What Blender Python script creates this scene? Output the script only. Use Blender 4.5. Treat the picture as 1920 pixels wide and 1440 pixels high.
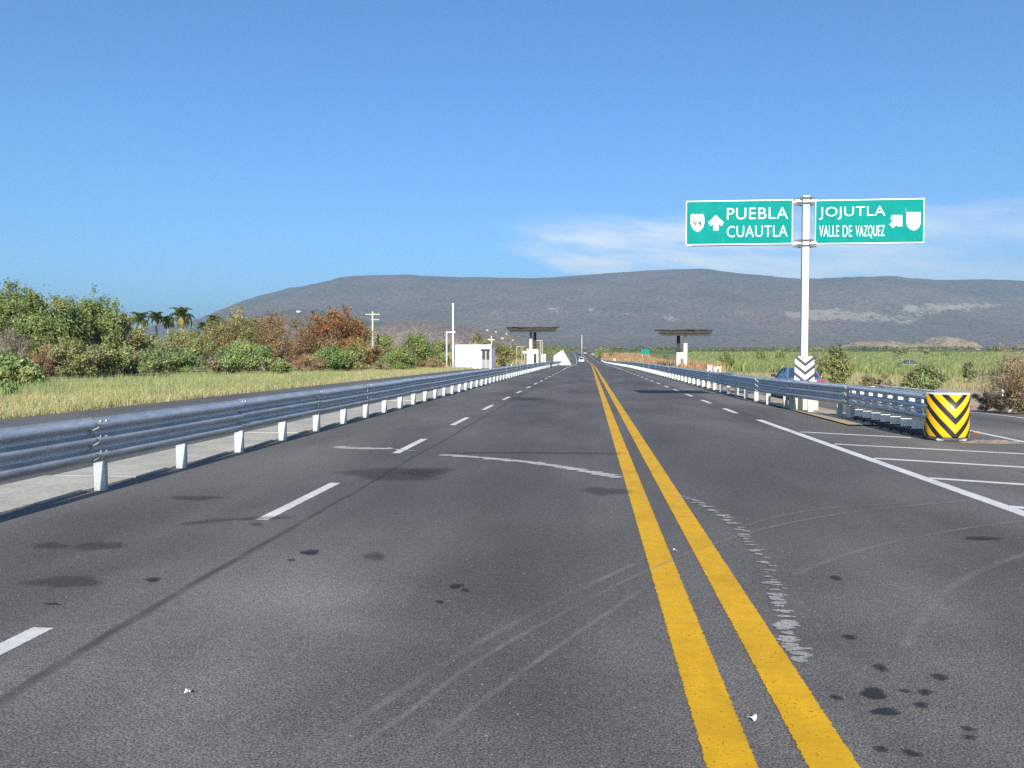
import bpy, bmesh, math, random
import numpy as np
from mathutils import Vector, Matrix, noise as mnoise

for _o in list(bpy.data.objects): bpy.data.objects.remove(_o)
SC = bpy.context.scene
COL = SC.collection
R = math.radians
rng = np.random.default_rng(94)
random.seed(94)

# ------------------------------------------------------------------ camera, sky, sun, exposure
F, EYE = 1550.0, 1.55                       # focal length in pixels of a 1920 wide frame, eye height
YAW = math.atan((1104 - 960) / F)           # the road runs along +Y, the lens looks 5.3 degrees left of it
PITCH = math.atan((720 - 668) / F)
SUN_EL = R(24.5)
cam_d = bpy.data.cameras.new('camera'); cam = bpy.data.objects.new('camera', cam_d); COL.objects.link(cam)
cam.location = (0, 0, EYE); cam.rotation_euler = (math.pi / 2 - PITCH, 0, YAW)
cam_d.sensor_width = 36; cam_d.lens = 36 * F / 1920; cam_d.clip_start = 0.05; cam_d.clip_end = 60000
SC.camera = cam
SC.view_settings.view_transform = 'Standard'; SC.view_settings.look = 'None'; SC.view_settings.gamma = 1
SC.view_settings.use_curve_mapping = False
SC.view_settings.exposure = 1.0
SC.cycles.use_denoising = False
SC.cycles.max_bounces = 5; SC.cycles.volume_bounces = 1; SC.cycles.transparent_max_bounces = 12
SC.cycles.sample_clamp_indirect = 4

world = bpy.data.worlds.new('World'); SC.world = world; world.use_nodes = True
def build_world():
    nt = world.node_tree; nt.nodes.clear(); n = nt.nodes; L = nt.links
    out = n.new('ShaderNodeOutputWorld'); bg = n.new('ShaderNodeBackground')
    sky = n.new('ShaderNodeTexSky'); sky.sky_type = 'NISHITA'; sky.sun_disc = False
    sky.sun_elevation = SUN_EL; sky.sun_rotation = math.pi - YAW
    sky.altitude = 0; sky.air_density = 1.0; sky.dust_density = 0.7; sky.ozone_density = 8.5
    bg.inputs['Strength'].default_value = 0.082
    # thin high cloud low in the sky ahead and to the right
    tc = n.new('ShaderNodeTexCoord'); sep = n.new('ShaderNodeSeparateXYZ'); L.new(tc.outputs['Generated'], sep.inputs[0])
    def m(op, a, b=None, c=None, clamp=False):
        x = n.new('ShaderNodeMath'); x.operation = op; x.use_clamp = clamp
        for i, v in enumerate((a, b, c)):
            if v is None: continue
            if isinstance(v, (int, float)): x.inputs[i].default_value = v
            else: L.new(v, x.inputs[i])
        return x.outputs[0]
    def ss(v, a, b):
        x = n.new('ShaderNodeMapRange'); x.interpolation_type = 'SMOOTHSTEP'
        L.new(v, x.inputs[0]); x.inputs[1].default_value = a; x.inputs[2].default_value = b
        return x.outputs[0]
    az = m('ARCTAN2', sep.outputs[0], sep.outputs[1])
    el = m('ARCSINE', sep.outputs[2])
    comb = n.new('ShaderNodeCombineXYZ'); L.new(m('MULTIPLY', az, 7.0), comb.inputs[0])
    L.new(m('MULTIPLY', m('ADD', el, m('MULTIPLY', az, 0.12)), 34.0), comb.inputs[1])
    nz = n.new('ShaderNodeTexNoise'); L.new(comb.outputs[0], nz.inputs['Vector'])
    nz.inputs['Scale'].default_value = 1.0; nz.inputs['Detail'].default_value = 6; nz.inputs['Roughness'].default_value = 0.55
    wob = m('MULTIPLY', m('SUBTRACT', nz.outputs[0], 0.5), 0.05)
    top = m('SUBTRACT', 1.0, ss(m('ADD', el, wob), 0.148, 0.172))
    low = ss(m('ADD', m('ADD', el, wob), m('MULTIPLY', m('ADD', az, 0.115), 0.42)), 0.128, 0.15)
    left = ss(m('ADD', az, m('MULTIPLY', wob, 2.0)), -0.135, 0.02)
    wisp = ss(nz.outputs[0], 0.32, 0.68)
    right = m('SUBTRACT', 1.0, m('MULTIPLY', ss(az, 0.1, 0.5), 0.55))
    mask = m('MULTIPLY', m('MULTIPLY', m('MULTIPLY', top, low), m('MULTIPLY', left, right)), m('ADD', m('MULTIPLY', wisp, 0.75), 0.2), clamp=True)
    mask = m('MULTIPLY', mask, 0.95)
    mix = n.new('ShaderNodeMix'); mix.data_type = 'RGBA'
    L.new(mask, mix.inputs[0]); L.new(sky.outputs[0], mix.inputs[6]); mix.inputs[7].default_value = (6.9, 7.0, 7.2, 1)
    L.new(mix.outputs[2], bg.inputs['Color']); L.new(bg.outputs[0], out.inputs[0])
build_world()

sun_d = bpy.data.lights.new('sun', 'SUN'); sun = bpy.data.objects.new('sun', sun_d); COL.objects.link(sun)
sun_d.energy = 4.3; sun_d.angle = R(0.53); sun_d.color = (1.0, 0.94, 0.84)
sun.rotation_euler = (math.pi / 2 - SUN_EL, 0, YAW - R(1.8))

# ------------------------------------------------------------------ helpers
def ray(x, y):
    u = (x - 960) / F; v = -(y - 720) / F
    f = math.cos(PITCH) + v * math.sin(PITCH); z = -math.sin(PITCH) + v * math.cos(PITCH)
    c, s = math.cos(YAW), math.sin(YAW)
    return (-s * f + c * u, c * f + s * u, z)
def gnd(x, y, z=0.0):
    r = ray(x, y); t = (z - EYE) / r[2]; return (r[0] * t, r[1] * t)
def at(x, y, Y):
    r = ray(x, y); t = Y / r[1]; return (r[0] * t, Y, EYE + r[2] * t)

_zy = np.arange(-400, 12001, 2.0)
_zz = np.interp(_zy, [-400, 110, 185, 263, 350, 420, 680, 1000, 3000, 12000], [0, 0, -.32, -.5, .9, 2.4, 6.0, 9.0, 20, 45])
_k = np.ones(21) / 21; _zs = np.convolve(np.pad(_zz, 10, mode='edge'), _k, 'valid')
def zr(y): return float(np.interp(y, _zy, _zs))
def xc(y): return 0.0 if y < 180 else -12.0 * ((y - 180) / 500) ** 1.5
def _sm(v, a, b):
    t = min(1.0, max(0.0, (v - a) / (b - a))); return t * t * (3 - 2 * t)
def dip(x, y): return .45 * _sm(x, 6.8, 7.6) * _sm(y, 21, 36) * (1 - _sm(y, 150, 260))   # slip road side lies lower
def zg(y, x=0.0): return zr(y) - 0.05 - dip(x, y)

def link(o, parent=None):
    COL.objects.link(o)
    if parent: o.parent = parent
    return o
def tag(o, label=None, cat=None, group=None, kind=None):
    if label: o['label'] = label
    if cat: o['category'] = cat
    if group: o['group'] = group
    if kind: o['kind'] = kind
    return o
def empty(name, loc, label, cat, group=None, rz=0):
    o = bpy.data.objects.new(name, None); link(o); o.location = loc; o.rotation_euler = (0, 0, rz)
    o.empty_display_size = 0.2
    return tag(o, label, cat, group)

class MB:
    def __init__(s): s.v = []; s.f = []
    def add(s, vs, fs):
        b = len(s.v); s.v += [tuple(p) for p in vs]; s.f += [tuple(b + i for i in f) for f in fs]; return s
    def box(s, x0, x1, y0, y1, z0, z1):
        return s.add([(x0,y0,z0),(x1,y0,z0),(x1,y1,z0),(x0,y1,z0),(x0,y0,z1),(x1,y0,z1),(x1,y1,z1),(x0,y1,z1)],
                     [(3,2,1,0),(4,5,6,7),(0,1,5,4),(1,2,6,5),(2,3,7,6),(3,0,4,7)])
    def prism(s, poly, y0, y1):            # polygon in x,z pulled along y
        n = len(poly)
        return s.add([(x, y0, z) for x, z in poly] + [(x, y1, z) for x, z in poly],
                     [tuple(range(n)), tuple(range(2*n-1, n-1, -1))] + [(i, n+i, n+(i+1) % n, (i+1) % n) for i in range(n)])
    def tube(s, pts, rad, seg=8, caps=True):
        pts = [Vector(p) for p in pts]; m = len(pts); rings = []
        for i, p in enumerate(pts):
            d = (pts[min(i+1, m-1)] - pts[max(i-1, 0)]); d = d.normalized() if d.length > 1e-9 else Vector((0,0,1))
            a = d.cross(Vector((0,0,1)) if abs(d.z) < 0.9 else Vector((1,0,0))).normalized(); b = d.cross(a)
            r = rad[i] if isinstance(rad, (list, tuple)) else rad
            rings.append([p + a*(r*math.cos(2*math.pi*k/seg)) + b*(r*math.sin(2*math.pi*k/seg)) for k in range(seg)])
        vs = [q for ring in rings for q in ring]; fs = []
        for i in range(m-1):
            for k in range(seg): fs.append((i*seg+k, i*seg+(k+1) % seg, (i+1)*seg+(k+1) % seg, (i+1)*seg+k))
        if caps: fs += [tuple(range(seg-1, -1, -1)), tuple((m-1)*seg+k for k in range(seg))]
        return s.add(vs, fs)
    def mesh(s, name):
        me = bpy.data.meshes.new(name); me.from_pydata(s.v, [], s.f); me.update(); return me
    def build(s, name, mat, parent=None, smooth=False, bevel=0):
        me = s.mesh(name)
        if bevel or True:
            bm = bmesh.new(); bm.from_mesh(me); bmesh.ops.recalc_face_normals(bm, faces=bm.faces)
            if bevel: bmesh.ops.bevel(bm, geom=bm.edges[:], offset=bevel, segments=2, affect='EDGES', profile=0.5)
            bm.to_mesh(me); bm.free()
        if smooth: me.shade_smooth()
        if mat: me.materials.append(mat)
        return link(bpy.data.objects.new(name, me), parent)

# ------------------------------------------------------------------ materials
class NT:
    def __init__(s, name):
        s.mat = bpy.data.materials.new(name); s.mat.use_nodes = True; s.t = s.mat.node_tree; s.t.nodes.clear()
        s.n = s.t.nodes; s.out = s.n.new('ShaderNodeOutputMaterial')
        s.geo = s.n.new('ShaderNodeNewGeometry'); s.tc = s.n.new('ShaderNodeTexCoord')
    def L(s, a, b): s.t.links.new(a, b)
    def setin(s, sock, v):
        if v is None: return
        if hasattr(v, 'is_linked') or hasattr(v, 'links'): s.L(v, sock)
        elif isinstance(v, (tuple, list)) and len(v) == 3 and sock.type == 'RGBA': sock.default_value = (*v, 1)
        else: sock.default_value = v
    def m(s, op, a, b=None, c=None, clamp=False):
        x = s.n.new('ShaderNodeMath'); x.operation = op; x.use_clamp = clamp
        for i, v in enumerate((a, b, c)): s.setin(x.inputs[i], v)
        return x.outputs[0]
    def vec(s, v, scale=(1,1,1), loc=(0,0,0)):
        x = s.n.new('ShaderNodeMapping'); s.L(v, x.inputs[0]); x.inputs['Scale'].default_value = scale; x.inputs['Location'].default_value = loc
        return x.outputs[0]
    def noise(s, scale, detail=3, v=None, rough=0.55, dist=0):
        x = s.n.new('ShaderNodeTexNoise'); s.L(v if v is not None else s.geo.outputs['Position'], x.inputs['Vector'])
        x.inputs['Scale'].default_value = scale; x.inputs['Detail'].default_value = detail
        x.inputs['Roughness'].default_value = rough; x.inputs['Distortion'].default_value = dist
        return x.outputs[0]
    def ss(s, v, a, b, lo=0.0, hi=1.0):
        x = s.n.new('ShaderNodeMapRange'); x.interpolation_type = 'SMOOTHSTEP'; s.setin(x.inputs[0], v)
        x.inputs[1].default_value = a; x.inputs[2].default_value = b; x.inputs[3].default_value = lo; x.inputs[4].default_value = hi
        return x.outputs[0]
    def mix(s, f, a, b, mode='MIX'):
        x = s.n.new('ShaderNodeMix'); x.data_type = 'RGBA'; x.blend_type = mode
        s.setin(x.inputs[0], f); s.setin(x.inputs[6], a); s.setin(x.inputs[7], b); return x.outputs[2]
    def xyz(s, v=None):
        x = s.n.new('ShaderNodeSeparateXYZ'); s.L(v if v is not None else s.geo.outputs['Position'], x.inputs[0]); return x.outputs
    def scale(s, col, f):
        x = s.n.new('ShaderNodeVectorMath'); x.operation = 'SCALE'; s.setin(x.inputs[0], col); s.setin(x.inputs['Scale'], f); return x.outputs[0]
    def bump(s, h, strength=0.3, dist=0.02):
        x = s.n.new('ShaderNodeBump'); x.inputs['Strength'].default_value = strength; x.inputs['Distance'].default_value = dist
        s.L(h, x.inputs['Height']); return x.outputs[0]
    def attr(s, name):
        x = s.n.new('ShaderNodeAttribute'); x.attribute_name = name; return x
    def bsdf(s, col, rough=0.7, metal=0.0, normal=None, spec=None, alpha=None):
        x = s.n.new('ShaderNodeBsdfPrincipled'); s.setin(x.inputs['Base Color'], col); s.setin(x.inputs['Roughness'], rough)
        s.setin(x.inputs['Metallic'], metal); s.setin(x.inputs['Specular IOR Level'], spec)
        if normal is not None: s.L(normal, x.inputs['Normal'])
        if alpha is not None: s.setin(x.inputs['Alpha'], alpha)
        return x.outputs[0]
    def done(s, sh): s.L(sh, s.out.inputs['Surface']); return s.mat

def plain(name, col, rough=0.6, metal=0.0, var=0.15, scale=3.0, spec=None, bump=0.0, world=False):
    """colour with uneven tone and slight roughness change"""
    t = NT(name); v = t.geo.outputs['Position'] if world else t.tc.outputs['Object']
    a = t.noise(scale, 4, v); b = t.noise(scale * 9, 3, v)
    f = t.m('ADD', t.ss(a, .25, .75, 1 - var, 1 + var * .6), t.ss(b, .3, .7, -var * .3, var * .3))
    c = t.n.new('ShaderNodeRGB'); c.outputs[0].default_value = (*col, 1)
    rr = t.ss(a, .2, .8, max(0.05, rough - .08), min(1, rough + .08))
    return t.done(t.bsdf(t.scale(c.outputs[0], f), rr, metal, t.bump(b, bump, .01) if bump else None, spec))

def mat_asphalt():
    t = NT('asphalt'); P = t.geo.outputs['Position']; x, y, z = t.xyz()[:3]
    fine = t.noise(92, 2, rough=.75); mid = t.noise(20, 3); grit = t.noise(45, 1, t.vec(P, (1,1,1), (3,8,1)))
    big = t.noise(1.0, 4, t.vec(P, (.55,.16,1))); big2 = t.noise(.35, 3, t.vec(P, (1.3,.35,1), (9,2,0)))
    wob = t.m('MULTIPLY', t.m('SUBTRACT', t.noise(.8, 3), .5), .25)
    xw = t.m('ADD', x, wob)
    lighter = t.m('ADD', t.ss(xw, 4.2, 4.55, 0, .62), t.ss(xw, -3.0, -4.6, 0, .32))
    base = t.mix(lighter, (.106,.096,.089), (.172,.162,.142))
    # worn dusty zone where traffic turns off, near the viewer
    dust = t.m('MULTIPLY', t.ss(y, 9.5, 3.5), t.ss(t.noise(.5, 4, t.vec(P, (1,1,1), (5,1,0))), .35, .7))
    base = t.mix(t.m('MULTIPLY', dust, .75), base, (.185,.175,.152))
    f = t.m('MULTIPLY', t.ss(fine, .3, .7, .3, 1.72), t.ss(mid, .25, .75, .86, 1.14))
    f = t.m('MULTIPLY', f, t.m('MULTIPLY', t.ss(big, .28, .72, .74, 1.18), t.ss(big2, .3, .7, .8, 1.12)))
    c = t.scale(base, f)
    c = t.mix(t.ss(grit, .70, .78, 0, .75), c, (.42,.40,.35))
    c = t.mix(t.ss(t.noise(7, 2), .74, .79, 0, .6), c, (.025,.024,.025))
    # construction joint
    sx = t.m('ADD', t.m('ADD', x, 2.66), t.m('MULTIPLY', t.m('SUBTRACT', t.noise(.45, 3), .5), .18))
    d = t.m('ABSOLUTE', sx)
    band = t.m('MULTIPLY', t.ss(d, .055, .012), t.ss(t.noise(2.2, 3), .2, .6, .3, .8))
    c = t.mix(band, c, (.045,.043,.043))
    c = t.mix(t.m('MULTIPLY', t.ss(t.m('ABSOLUTE', t.m('SUBTRACT', sx, .035)), .022, .006), .5), c, (.11,.105,.095))
    nm = t.bump(t.m('ADD', fine, t.m('MULTIPLY', mid, .6)), .55, .006)
    return t.done(t.bsdf(c, t.ss(mid, .3, .7, .72, .9), 0, nm, .35))
def mat_decal(name, col, kind):
    """paint, dust and oil lying on the asphalt: patchy cover, the road shows through"""
    t = NT(name); P = t.geo.outputs['Position']; e = t.attr('cover').outputs['Fac']
    fine = t.noise(70, 3, rough=.7); mid = t.noise(9, 4)
    c0 = t.n.new('ShaderNodeRGB'); c0.outputs[0].default_value = (*col, 1)
    c = t.scale(c0.outputs[0], t.m('MULTIPLY', t.ss(mid, .25, .75, .86, 1.08), t.ss(t.noise(1.1, 5, rough=.65), .3, .6, .82, 1.03)))
    if kind == 'line':
        a = t.m('SUBTRACT', 1.0, t.m('MULTIPLY', t.ss(t.m('ADD', fine, t.m('MULTIPLY', mid, .35)), .80, .88), .9))
        edge = t.ss(t.m('ADD', e, t.m('MULTIPLY', t.m('SUBTRACT', t.noise(34, 3), .5), .30)), .02, .1)
        a = t.m('MULTIPLY', a, edge)
    elif kind == 'spatter':
        blot = t.noise(15, 3, t.vec(P, (.9, 1.5, 1)), .6)
        a = t.ss(t.m('ADD', t.m('MULTIPLY', e, .42), t.m('MULTIPLY', t.m('SUBTRACT', blot, .5), 2.2)), .27, .40, 0, .85)
        a = t.m('MULTIPLY', a, t.ss(fine, .35, .6, .5, 1))
    elif kind == 'dab':
        a = t.m('MULTIPLY', t.ss(t.m('ADD', e, t.m('MULTIPLY', t.m('SUBTRACT', t.noise(38, 3, t.vec(P, (.6,1.2,1))), .5), 1.8)), .25, .6, 0, .78), t.ss(fine, .35, .6, .3, 1))
    elif kind == 'worn':
        blot = t.noise(9, 4, t.vec(P, (.4, 1.2, 1)), .6)
        a = t.ss(t.m('ADD', t.m('MULTIPLY', e, .62), t.m('MULTIPLY', t.m('SUBTRACT', blot, .5), 1.7)), .14, .3, 0, .88)
        a = t.m('MULTIPLY', a, t.ss(fine, .3, .6, .7, 1))
    elif kind == 'scuff':
        a = t.m('MULTIPLY', t.m('MULTIPLY', t.ss(e, 0, .9), t.ss(t.noise(1.6, 4), .3, .7, .25, 1)), t.ss(fine, .3, .7, .12, .62))
    else:                                         # oil, damp patch
        n2 = t.noise(5.0, 4)
        a = t.m('MULTIPLY', t.ss(t.m('ADD', e, t.m('MULTIPLY', t.m('SUBTRACT', n2, .5), .9)), .12, .95 if kind == 'patch' else .42), .42 if kind == 'patch' else .75)
        a = t.m('MULTIPLY', a, t.ss(fine, .3, .7, 1, .7))
    nm = t.bump(fine, .4, .004)
    return t.done(t.bsdf(c, .75 if kind in ('oil', 'patch') else .65, 0, nm, .3, a))
def mat_ground():
    t = NT('dry_ground'); P = t.geo.outputs['Position']; x, y, z = t.xyz()[:3]
    a = t.noise(.9, 5); b = t.noise(.05, 4); c = t.noise(.004, 4); fine = t.noise(14, 3)
    col = t.mix(t.ss(a, .35, .65), (.26,.20,.11), (.36,.30,.15))
    col = t.mix(t.ss(b, .42, .6, 0, .55), col, (.16,.17,.06))
    far = t.ss(y, 120, 420)
    fields = t.mix(t.ss(c, .42, .55), (.10,.16,.045), (.21,.19,.09))
    fields = t.mix(t.ss(t.noise(.012, 3), .5, .62, 0, .7), fields, (.05,.075,.03))
    col = t.mix(far, col, fields)
    col = t.scale(col, t.ss(fine, .25, .75, .75, 1.2))
    return t.done(t.bsdf(col, .95, 0, t.bump(t.m('ADD', a, fine), .6, .05), .1))
def mat_concrete(name, col, joints=False):
    t = NT(name); a = t.noise(1.3, 5); b = t.noise(22, 4); x, y, z = t.xyz()[:3]
    c = t.mix(t.ss(a, .3, .7), col, tuple(k * .78 for k in col))
    c = t.scale(c, t.ss(b, .25, .75, .82, 1.12))
    c = t.mix(t.ss(t.noise(6, 3), .66, .74, 0, .5), c, (.12,.11,.09))
    return t.done(t.bsdf(c, .88, 0, t.bump(b, .4, .008), .2))
def mat_steel():
    t = NT('galvanised_steel'); v = t.tc.outputs['Object']; P = t.geo.outputs['Position']
    a = t.noise(5, 4, t.vec(P, (1,.4,1))); b = t.noise(38, 2)
    c = t.mix(t.ss(a, .3, .7), (.50,.52,.535), (.60,.61,.615))
    c = t.scale(c, t.ss(b, .3, .7, .93, 1.06))
    streak = t.noise(1.0, 3, t.vec(P, (14, 3.5, 1.2)))
    c = t.mix(t.ss(streak, .6, .8, 0, .3), c, (.30,.29,.27))
    return t.done(t.bsdf(c, t.ss(a, .25, .75, .42, .58), .7, t.bump(b, .06, .002)))
def mat_mountain():
    t = NT('scrub_slope'); P = t.geo.outputs['Position']
    a = t.noise(.0022, 6, rough=.6); sp = t.noise(.055, 3, rough=.7); sp2 = t.noise(.018, 4)
    c = t.mix(t.ss(a, .35, .65), (.168,.126,.104), (.120,.106,.082))
    c = t.mix(t.ss(sp2, .45, .7, 0, .5), c, (.165,.128,.112))
    c = t.scale(c, t.ss(sp, .3, .7, .66, 1.2))
    cl = t.attr('cliff').outputs['Fac']
    st = t.noise(.075, 5, t.vec(P, (1, .3, .35)), .75); st2 = t.noise(.012, 4, t.vec(P, (1,.5,2.2), (50,0,9)), .6)
    k = t.ss(t.m('ADD', t.m('MULTIPLY', cl, .21), t.m('MULTIPLY', t.m('ADD', st, st2), .5)), .655, .74)
    c = t.mix(t.m('MULTIPLY', k, .7), c, (.36,.30,.24))
    return t.done(t.bsdf(c, .95, 0, t.bump(t.m('ADD', sp, sp2), .9, 8), .05))
def mat_foothill(name, soil, bush, amount):
    t = NT(name); a = t.noise(.03, 5, rough=.6); b = t.noise(.12, 3, rough=.7)
    c = t.mix(t.ss(a, .35, .65), soil, tuple(k*.7 for k in soil))
    c = t.mix(t.m('MULTIPLY', t.ss(b, 1-amount-.08, 1-amount+.08), .9), c, bush)
    return t.done(t.bsdf(c, .95, 0, t.bump(b, .8, 3), .05))
def mat_leaf(name, rough=.55, trans=.3):
    t = NT(name); c = t.attr('tint').outputs['Color']
    p = t.bsdf(c, rough, 0, None, .35)
    tr = t.n.new('ShaderNodeBsdfTranslucent'); t.L(t.scale(c, 1.25), tr.inputs[0])
    mx = t.n.new('ShaderNodeMixShader'); mx.inputs[0].default_value = trans
    t.L(p, mx.inputs[1]); t.L(tr.outputs[0], mx.inputs[2]); return t.done(mx.outputs[0])
def mat_chevron(name, dark, light, period, k, z_off, soft=.02, wrap=False, rough=.45):
    """V stripes pointing down, printed on the object's own x,z (or round its vertical axis)"""
    t = NT(name); x, y, z = t.xyz(t.tc.outputs['Object'])[:3]
    u = t.m('MULTIPLY', t.m('ARCTAN2', x, t.m('MULTIPLY', y, -1.0)), .375) if wrap else x
    v = t.m('FRACT', t.m('DIVIDE', t.m('SUBTRACT', t.m('ADD', z, z_off), t.m('MULTIPLY', t.m('ABSOLUTE', u), k)), period))
    tri = t.m('ABSOLUTE', t.m('SUBTRACT', v, .5))
    w = t.noise(6, 4, t.tc.outputs['Object'])
    c = t.mix(t.ss(tri, .225 - soft, .225 + soft), dark, light)
    c = t.scale(c, t.ss(w, .3, .7, .86, 1.06))
    return t.done(t.bsdf(c, rough, 0, None, .4))
def mat_sign():
    t = NT('sign_green'); v = t.tc.outputs['Object']
    a = t.noise(2.2, 5, v); w = t.noise(5.5, 5, t.vec(v, (1.6,1,.5)), .65)
    c = t.mix(t.ss(a, .3, .7), (.001,.215,.195), (.001,.185,.165))
    z = t.xyz(v)[2]
    c = t.mix(t.ss(w, .58, .76, 0, .26), c, (.15,.46,.43))
    return t.done(t.bsdf(c, .65, 0, None, .08))
def mat_glass(name, col=(.02,.025,.03)):
    t = NT(name); return t.done(t.bsdf(col, .06, 0, None, .8))

M = {}
M['asphalt'] = mat_asphalt()
M['yellow'] = mat_decal('yellow_road_paint', (.66,.36,.004), 'line')
M['white_line'] = mat_decal('white_road_paint', (.66,.65,.61), 'line')
M['spatter'] = mat_decal('spattered_white_paint', (.50,.49,.45), 'spatter')
M['dab'] = mat_decal('broken_white_paint', (.50,.49,.45), 'dab')
M['worn'] = mat_decal('worn_white_paint', (.52,.51,.46), 'worn')
M['scuff'] = mat_decal('pale_scuff', (.33,.31,.265), 'scuff')
M['oil'] = mat_decal('oil_spot', (.018,.018,.02), 'oil')
M['patch'] = mat_decal('dark_patch', (.045,.043,.043), 'patch')
M['ground'] = mat_ground()
M['strip'] = mat_concrete('pale_concrete', (.47,.44,.37))
M['dirt'] = mat_concrete('bare_dirt', (.46,.36,.25))
M['block'] = mat_concrete('cast_concrete', (.52,.48,.38))
M['whitewash'] = plain('white_wall_paint', (.80,.79,.75), .8, 0, .08, .8, bump=.1)
M['steel'] = mat_steel()
M['post'] = plain('zinc_post', (.41,.45,.45), .55, .3, .2, 4)
M['sign_green'] = mat_sign()
M['sign_white'] = plain('sign_white', (.78,.80,.78), .45, 0, .06, 4)
M['sign_black'] = plain('sign_black', (.03,.03,.035), .5, 0, .1, 4)
M['sign_grey'] = plain('sign_grey_print', (.16,.16,.18), .5, 0, .1, 4)
M['pole_white'] = plain('white_pole_paint', (.74,.75,.75), .4, 0, .06, 2)
M['dark_steel'] = plain('dark_steel', (.06,.06,.065), .55, .3, .2, 6)
M['roof_dark'] = plain('dark_fibre_sheet', (.034,.033,.026), .9, 0, .45, 2.5, bump=.3)
M['soffit'] = plain('grey_weathered_render', (.17,.165,.155), .9, 0, .25, 1.5)
M['chev_nose'] = mat_chevron('yellow_black_chevron', (.018,.016,.018), (.80,.42,.004), .285, 1.08, .06, wrap=True)
M['chev_plate'] = mat_chevron('grey_white_chevron', (.035,.035,.04), (.84,.85,.84), .25, .83, .07)
M['bark'] = plain('bark', (.20,.16,.12), .9, 0, .3, 6, bump=.4)
M['bark_pale'] = plain('pale_bark', (.36,.32,.26), .9, 0, .25, 6, bump=.4)
M['leaf'] = mat_leaf('leaf'); M['dry_leaf'] = mat_leaf('dry_leaf', .8, .2); M['grass'] = mat_leaf('grass_blade', .75, .3)
M['car_silver'] = plain('silver_car_paint', (.17,.21,.30), .28, .4, .04, 2)
M['car_white'] = plain('white_car_paint', (.78,.78,.76), .3, 0, .05, 2)
M['car_dark'] = plain('dark_car_paint', (.02,.022,.03), .3, .2, .05, 2)
M['car_glass'] = mat_glass('car_glass', (.03,.05,.09))
M['lamp_red'] = plain('red_lamp_lens', (.42,.012,.018), .25, 0, .05, 5)
M['lamp_clear'] = plain('clear_lamp_lens', (.75,.75,.72), .15, 0, .05, 5)
M['tyre'] = plain('tyre_rubber', (.02,.02,.02), .85, 0, .2, 6)
M['rim'] = plain('wheel_rim', (.45,.45,.46), .35, .8, .05, 5)
M['plate'] = plain('number_plate', (.70,.70,.66), .5, 0, .05, 5)
M['door_grey'] = plain('grey_metal_door', (.20,.21,.23), .5, .4, .12, 2)
M['litter'] = plain('white_litter', (.72,.71,.68), .8, 0, .1, 9)
M['orange'] = plain('orange_reflector', (.75,.28,.03), .4, 0, .1, 8)
M['house_roof'] = plain('clay_roof', (.32,.14,.09), .9, 0, .2, .5)
M['house_window'] = mat_glass('dark_window')

# ------------------------------------------------------------------ setting: ground, roads, strips
def sheet(name, xl, xr, ys, mat, z=0.0, parent=None, kind='structure', nx=1, follow=True, base=zr):
    vs, fs = [], []
    for y in ys:
        a, b = (xl(y) if callable(xl) else xl), (xr(y) if callable(xr) else xr)
        for i in range(nx + 1):
            vs.append((a + (b - a) * i / nx + (xc(y) if follow else 0), y, base(y) + z - dip(a + (b - a) * i / nx, y)))
    w = nx + 1
    for j in range(len(ys) - 1):
        for i in range(nx): fs.append((j*w+i, j*w+i+1, (j+1)*w+i+1, (j+1)*w+i))
    me = bpy.data.meshes.new(name); me.from_pydata(vs, [], fs); me.materials.append(mat)
    o = link(bpy.data.objects.new(name, me), parent)
    if kind and not parent: o['kind'] = kind
    return o
YS = [-30, -10, 0, 5, 10, 20, 22, 24, 26, 28, 30, 32, 34, 36, 40, 60, 80, 100] + list(range(110, 720, 10))
YG = [-400, -60] + YS[1:] + [800, 900, 1000, 1300, 1700, 2200, 3000, 4000, 6000, 9000, 11500]

g_xs = [-9000, -4000, -1500, -500, -150, -60, -30, -15, 0, 6.8, 7.0, 7.2, 7.4, 7.6, 15, 30, 60, 150, 500, 1500, 4000, 9000]
vs, fs = [], []
for y in YG:
    for x in g_xs: vs.append((x, y, zg(y, x)))
w = len(g_xs)
for j in range(len(YG)-1):
    for i in range(w-1): fs.append((j*w+i, j*w+i+1, (j+1)*w+i+1, (j+1)*w+i))
me = bpy.data.meshes.new('ground'); me.from_pydata(vs, [], fs); me.materials.append(M['ground'])
tag(link(bpy.data.objects.new('ground', me)), kind='structure')

road = sheet('road', -5.74, 5.76, YS, M['asphalt'])
gore = sheet('slip_road', 5.765, lambda y: 12.35, [-30, -10, 0, 5, 10, 13, 16, 19], M['asphalt'], 0)
slip = sheet('slip_road', 6.95, 12.35, [19, 21, 22, 24, 26, 28, 30, 32, 34, 36, 40, 60, 80, 100, 130, 150], M['asphalt'], 0, nx=12)
left_road = sheet('service_road', -14.4, -6.94, [-30, -10, 0, 10, 20, 40, 60, 80, 100, 130, 165], M['asphalt'], -0.004)
def slab(name, x0, x1, ys, z0, z1, mat, wob=0):
    mb = MB()
    for a, b in zip(ys[:-1], ys[1:]):
        xa, xb = xc(a), xc(b); za, zb = zr(a), zr(b)
        mb.add([(x0+xa,a,z0+za),(x1+xa,a,z0+za),(x1+xb,b,z0+zb),(x0+xb,b,z0+zb),(x0+xa,a,z1+za),(x1+xa,a,z1+za),(x1+xb,b,z1+zb),(x0+xb,b,z1+zb)],
               [(4,5,6,7),(0,1,5,4),(1,2,6,5),(2,3,7,6),(3,0,4,7)])
    return tag(mb.build(name, mat), kind='structure')
seg = [-6 + 6*i for i in range(30)]
for a, b in zip(seg[:-1], seg[1:]): pass
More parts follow.
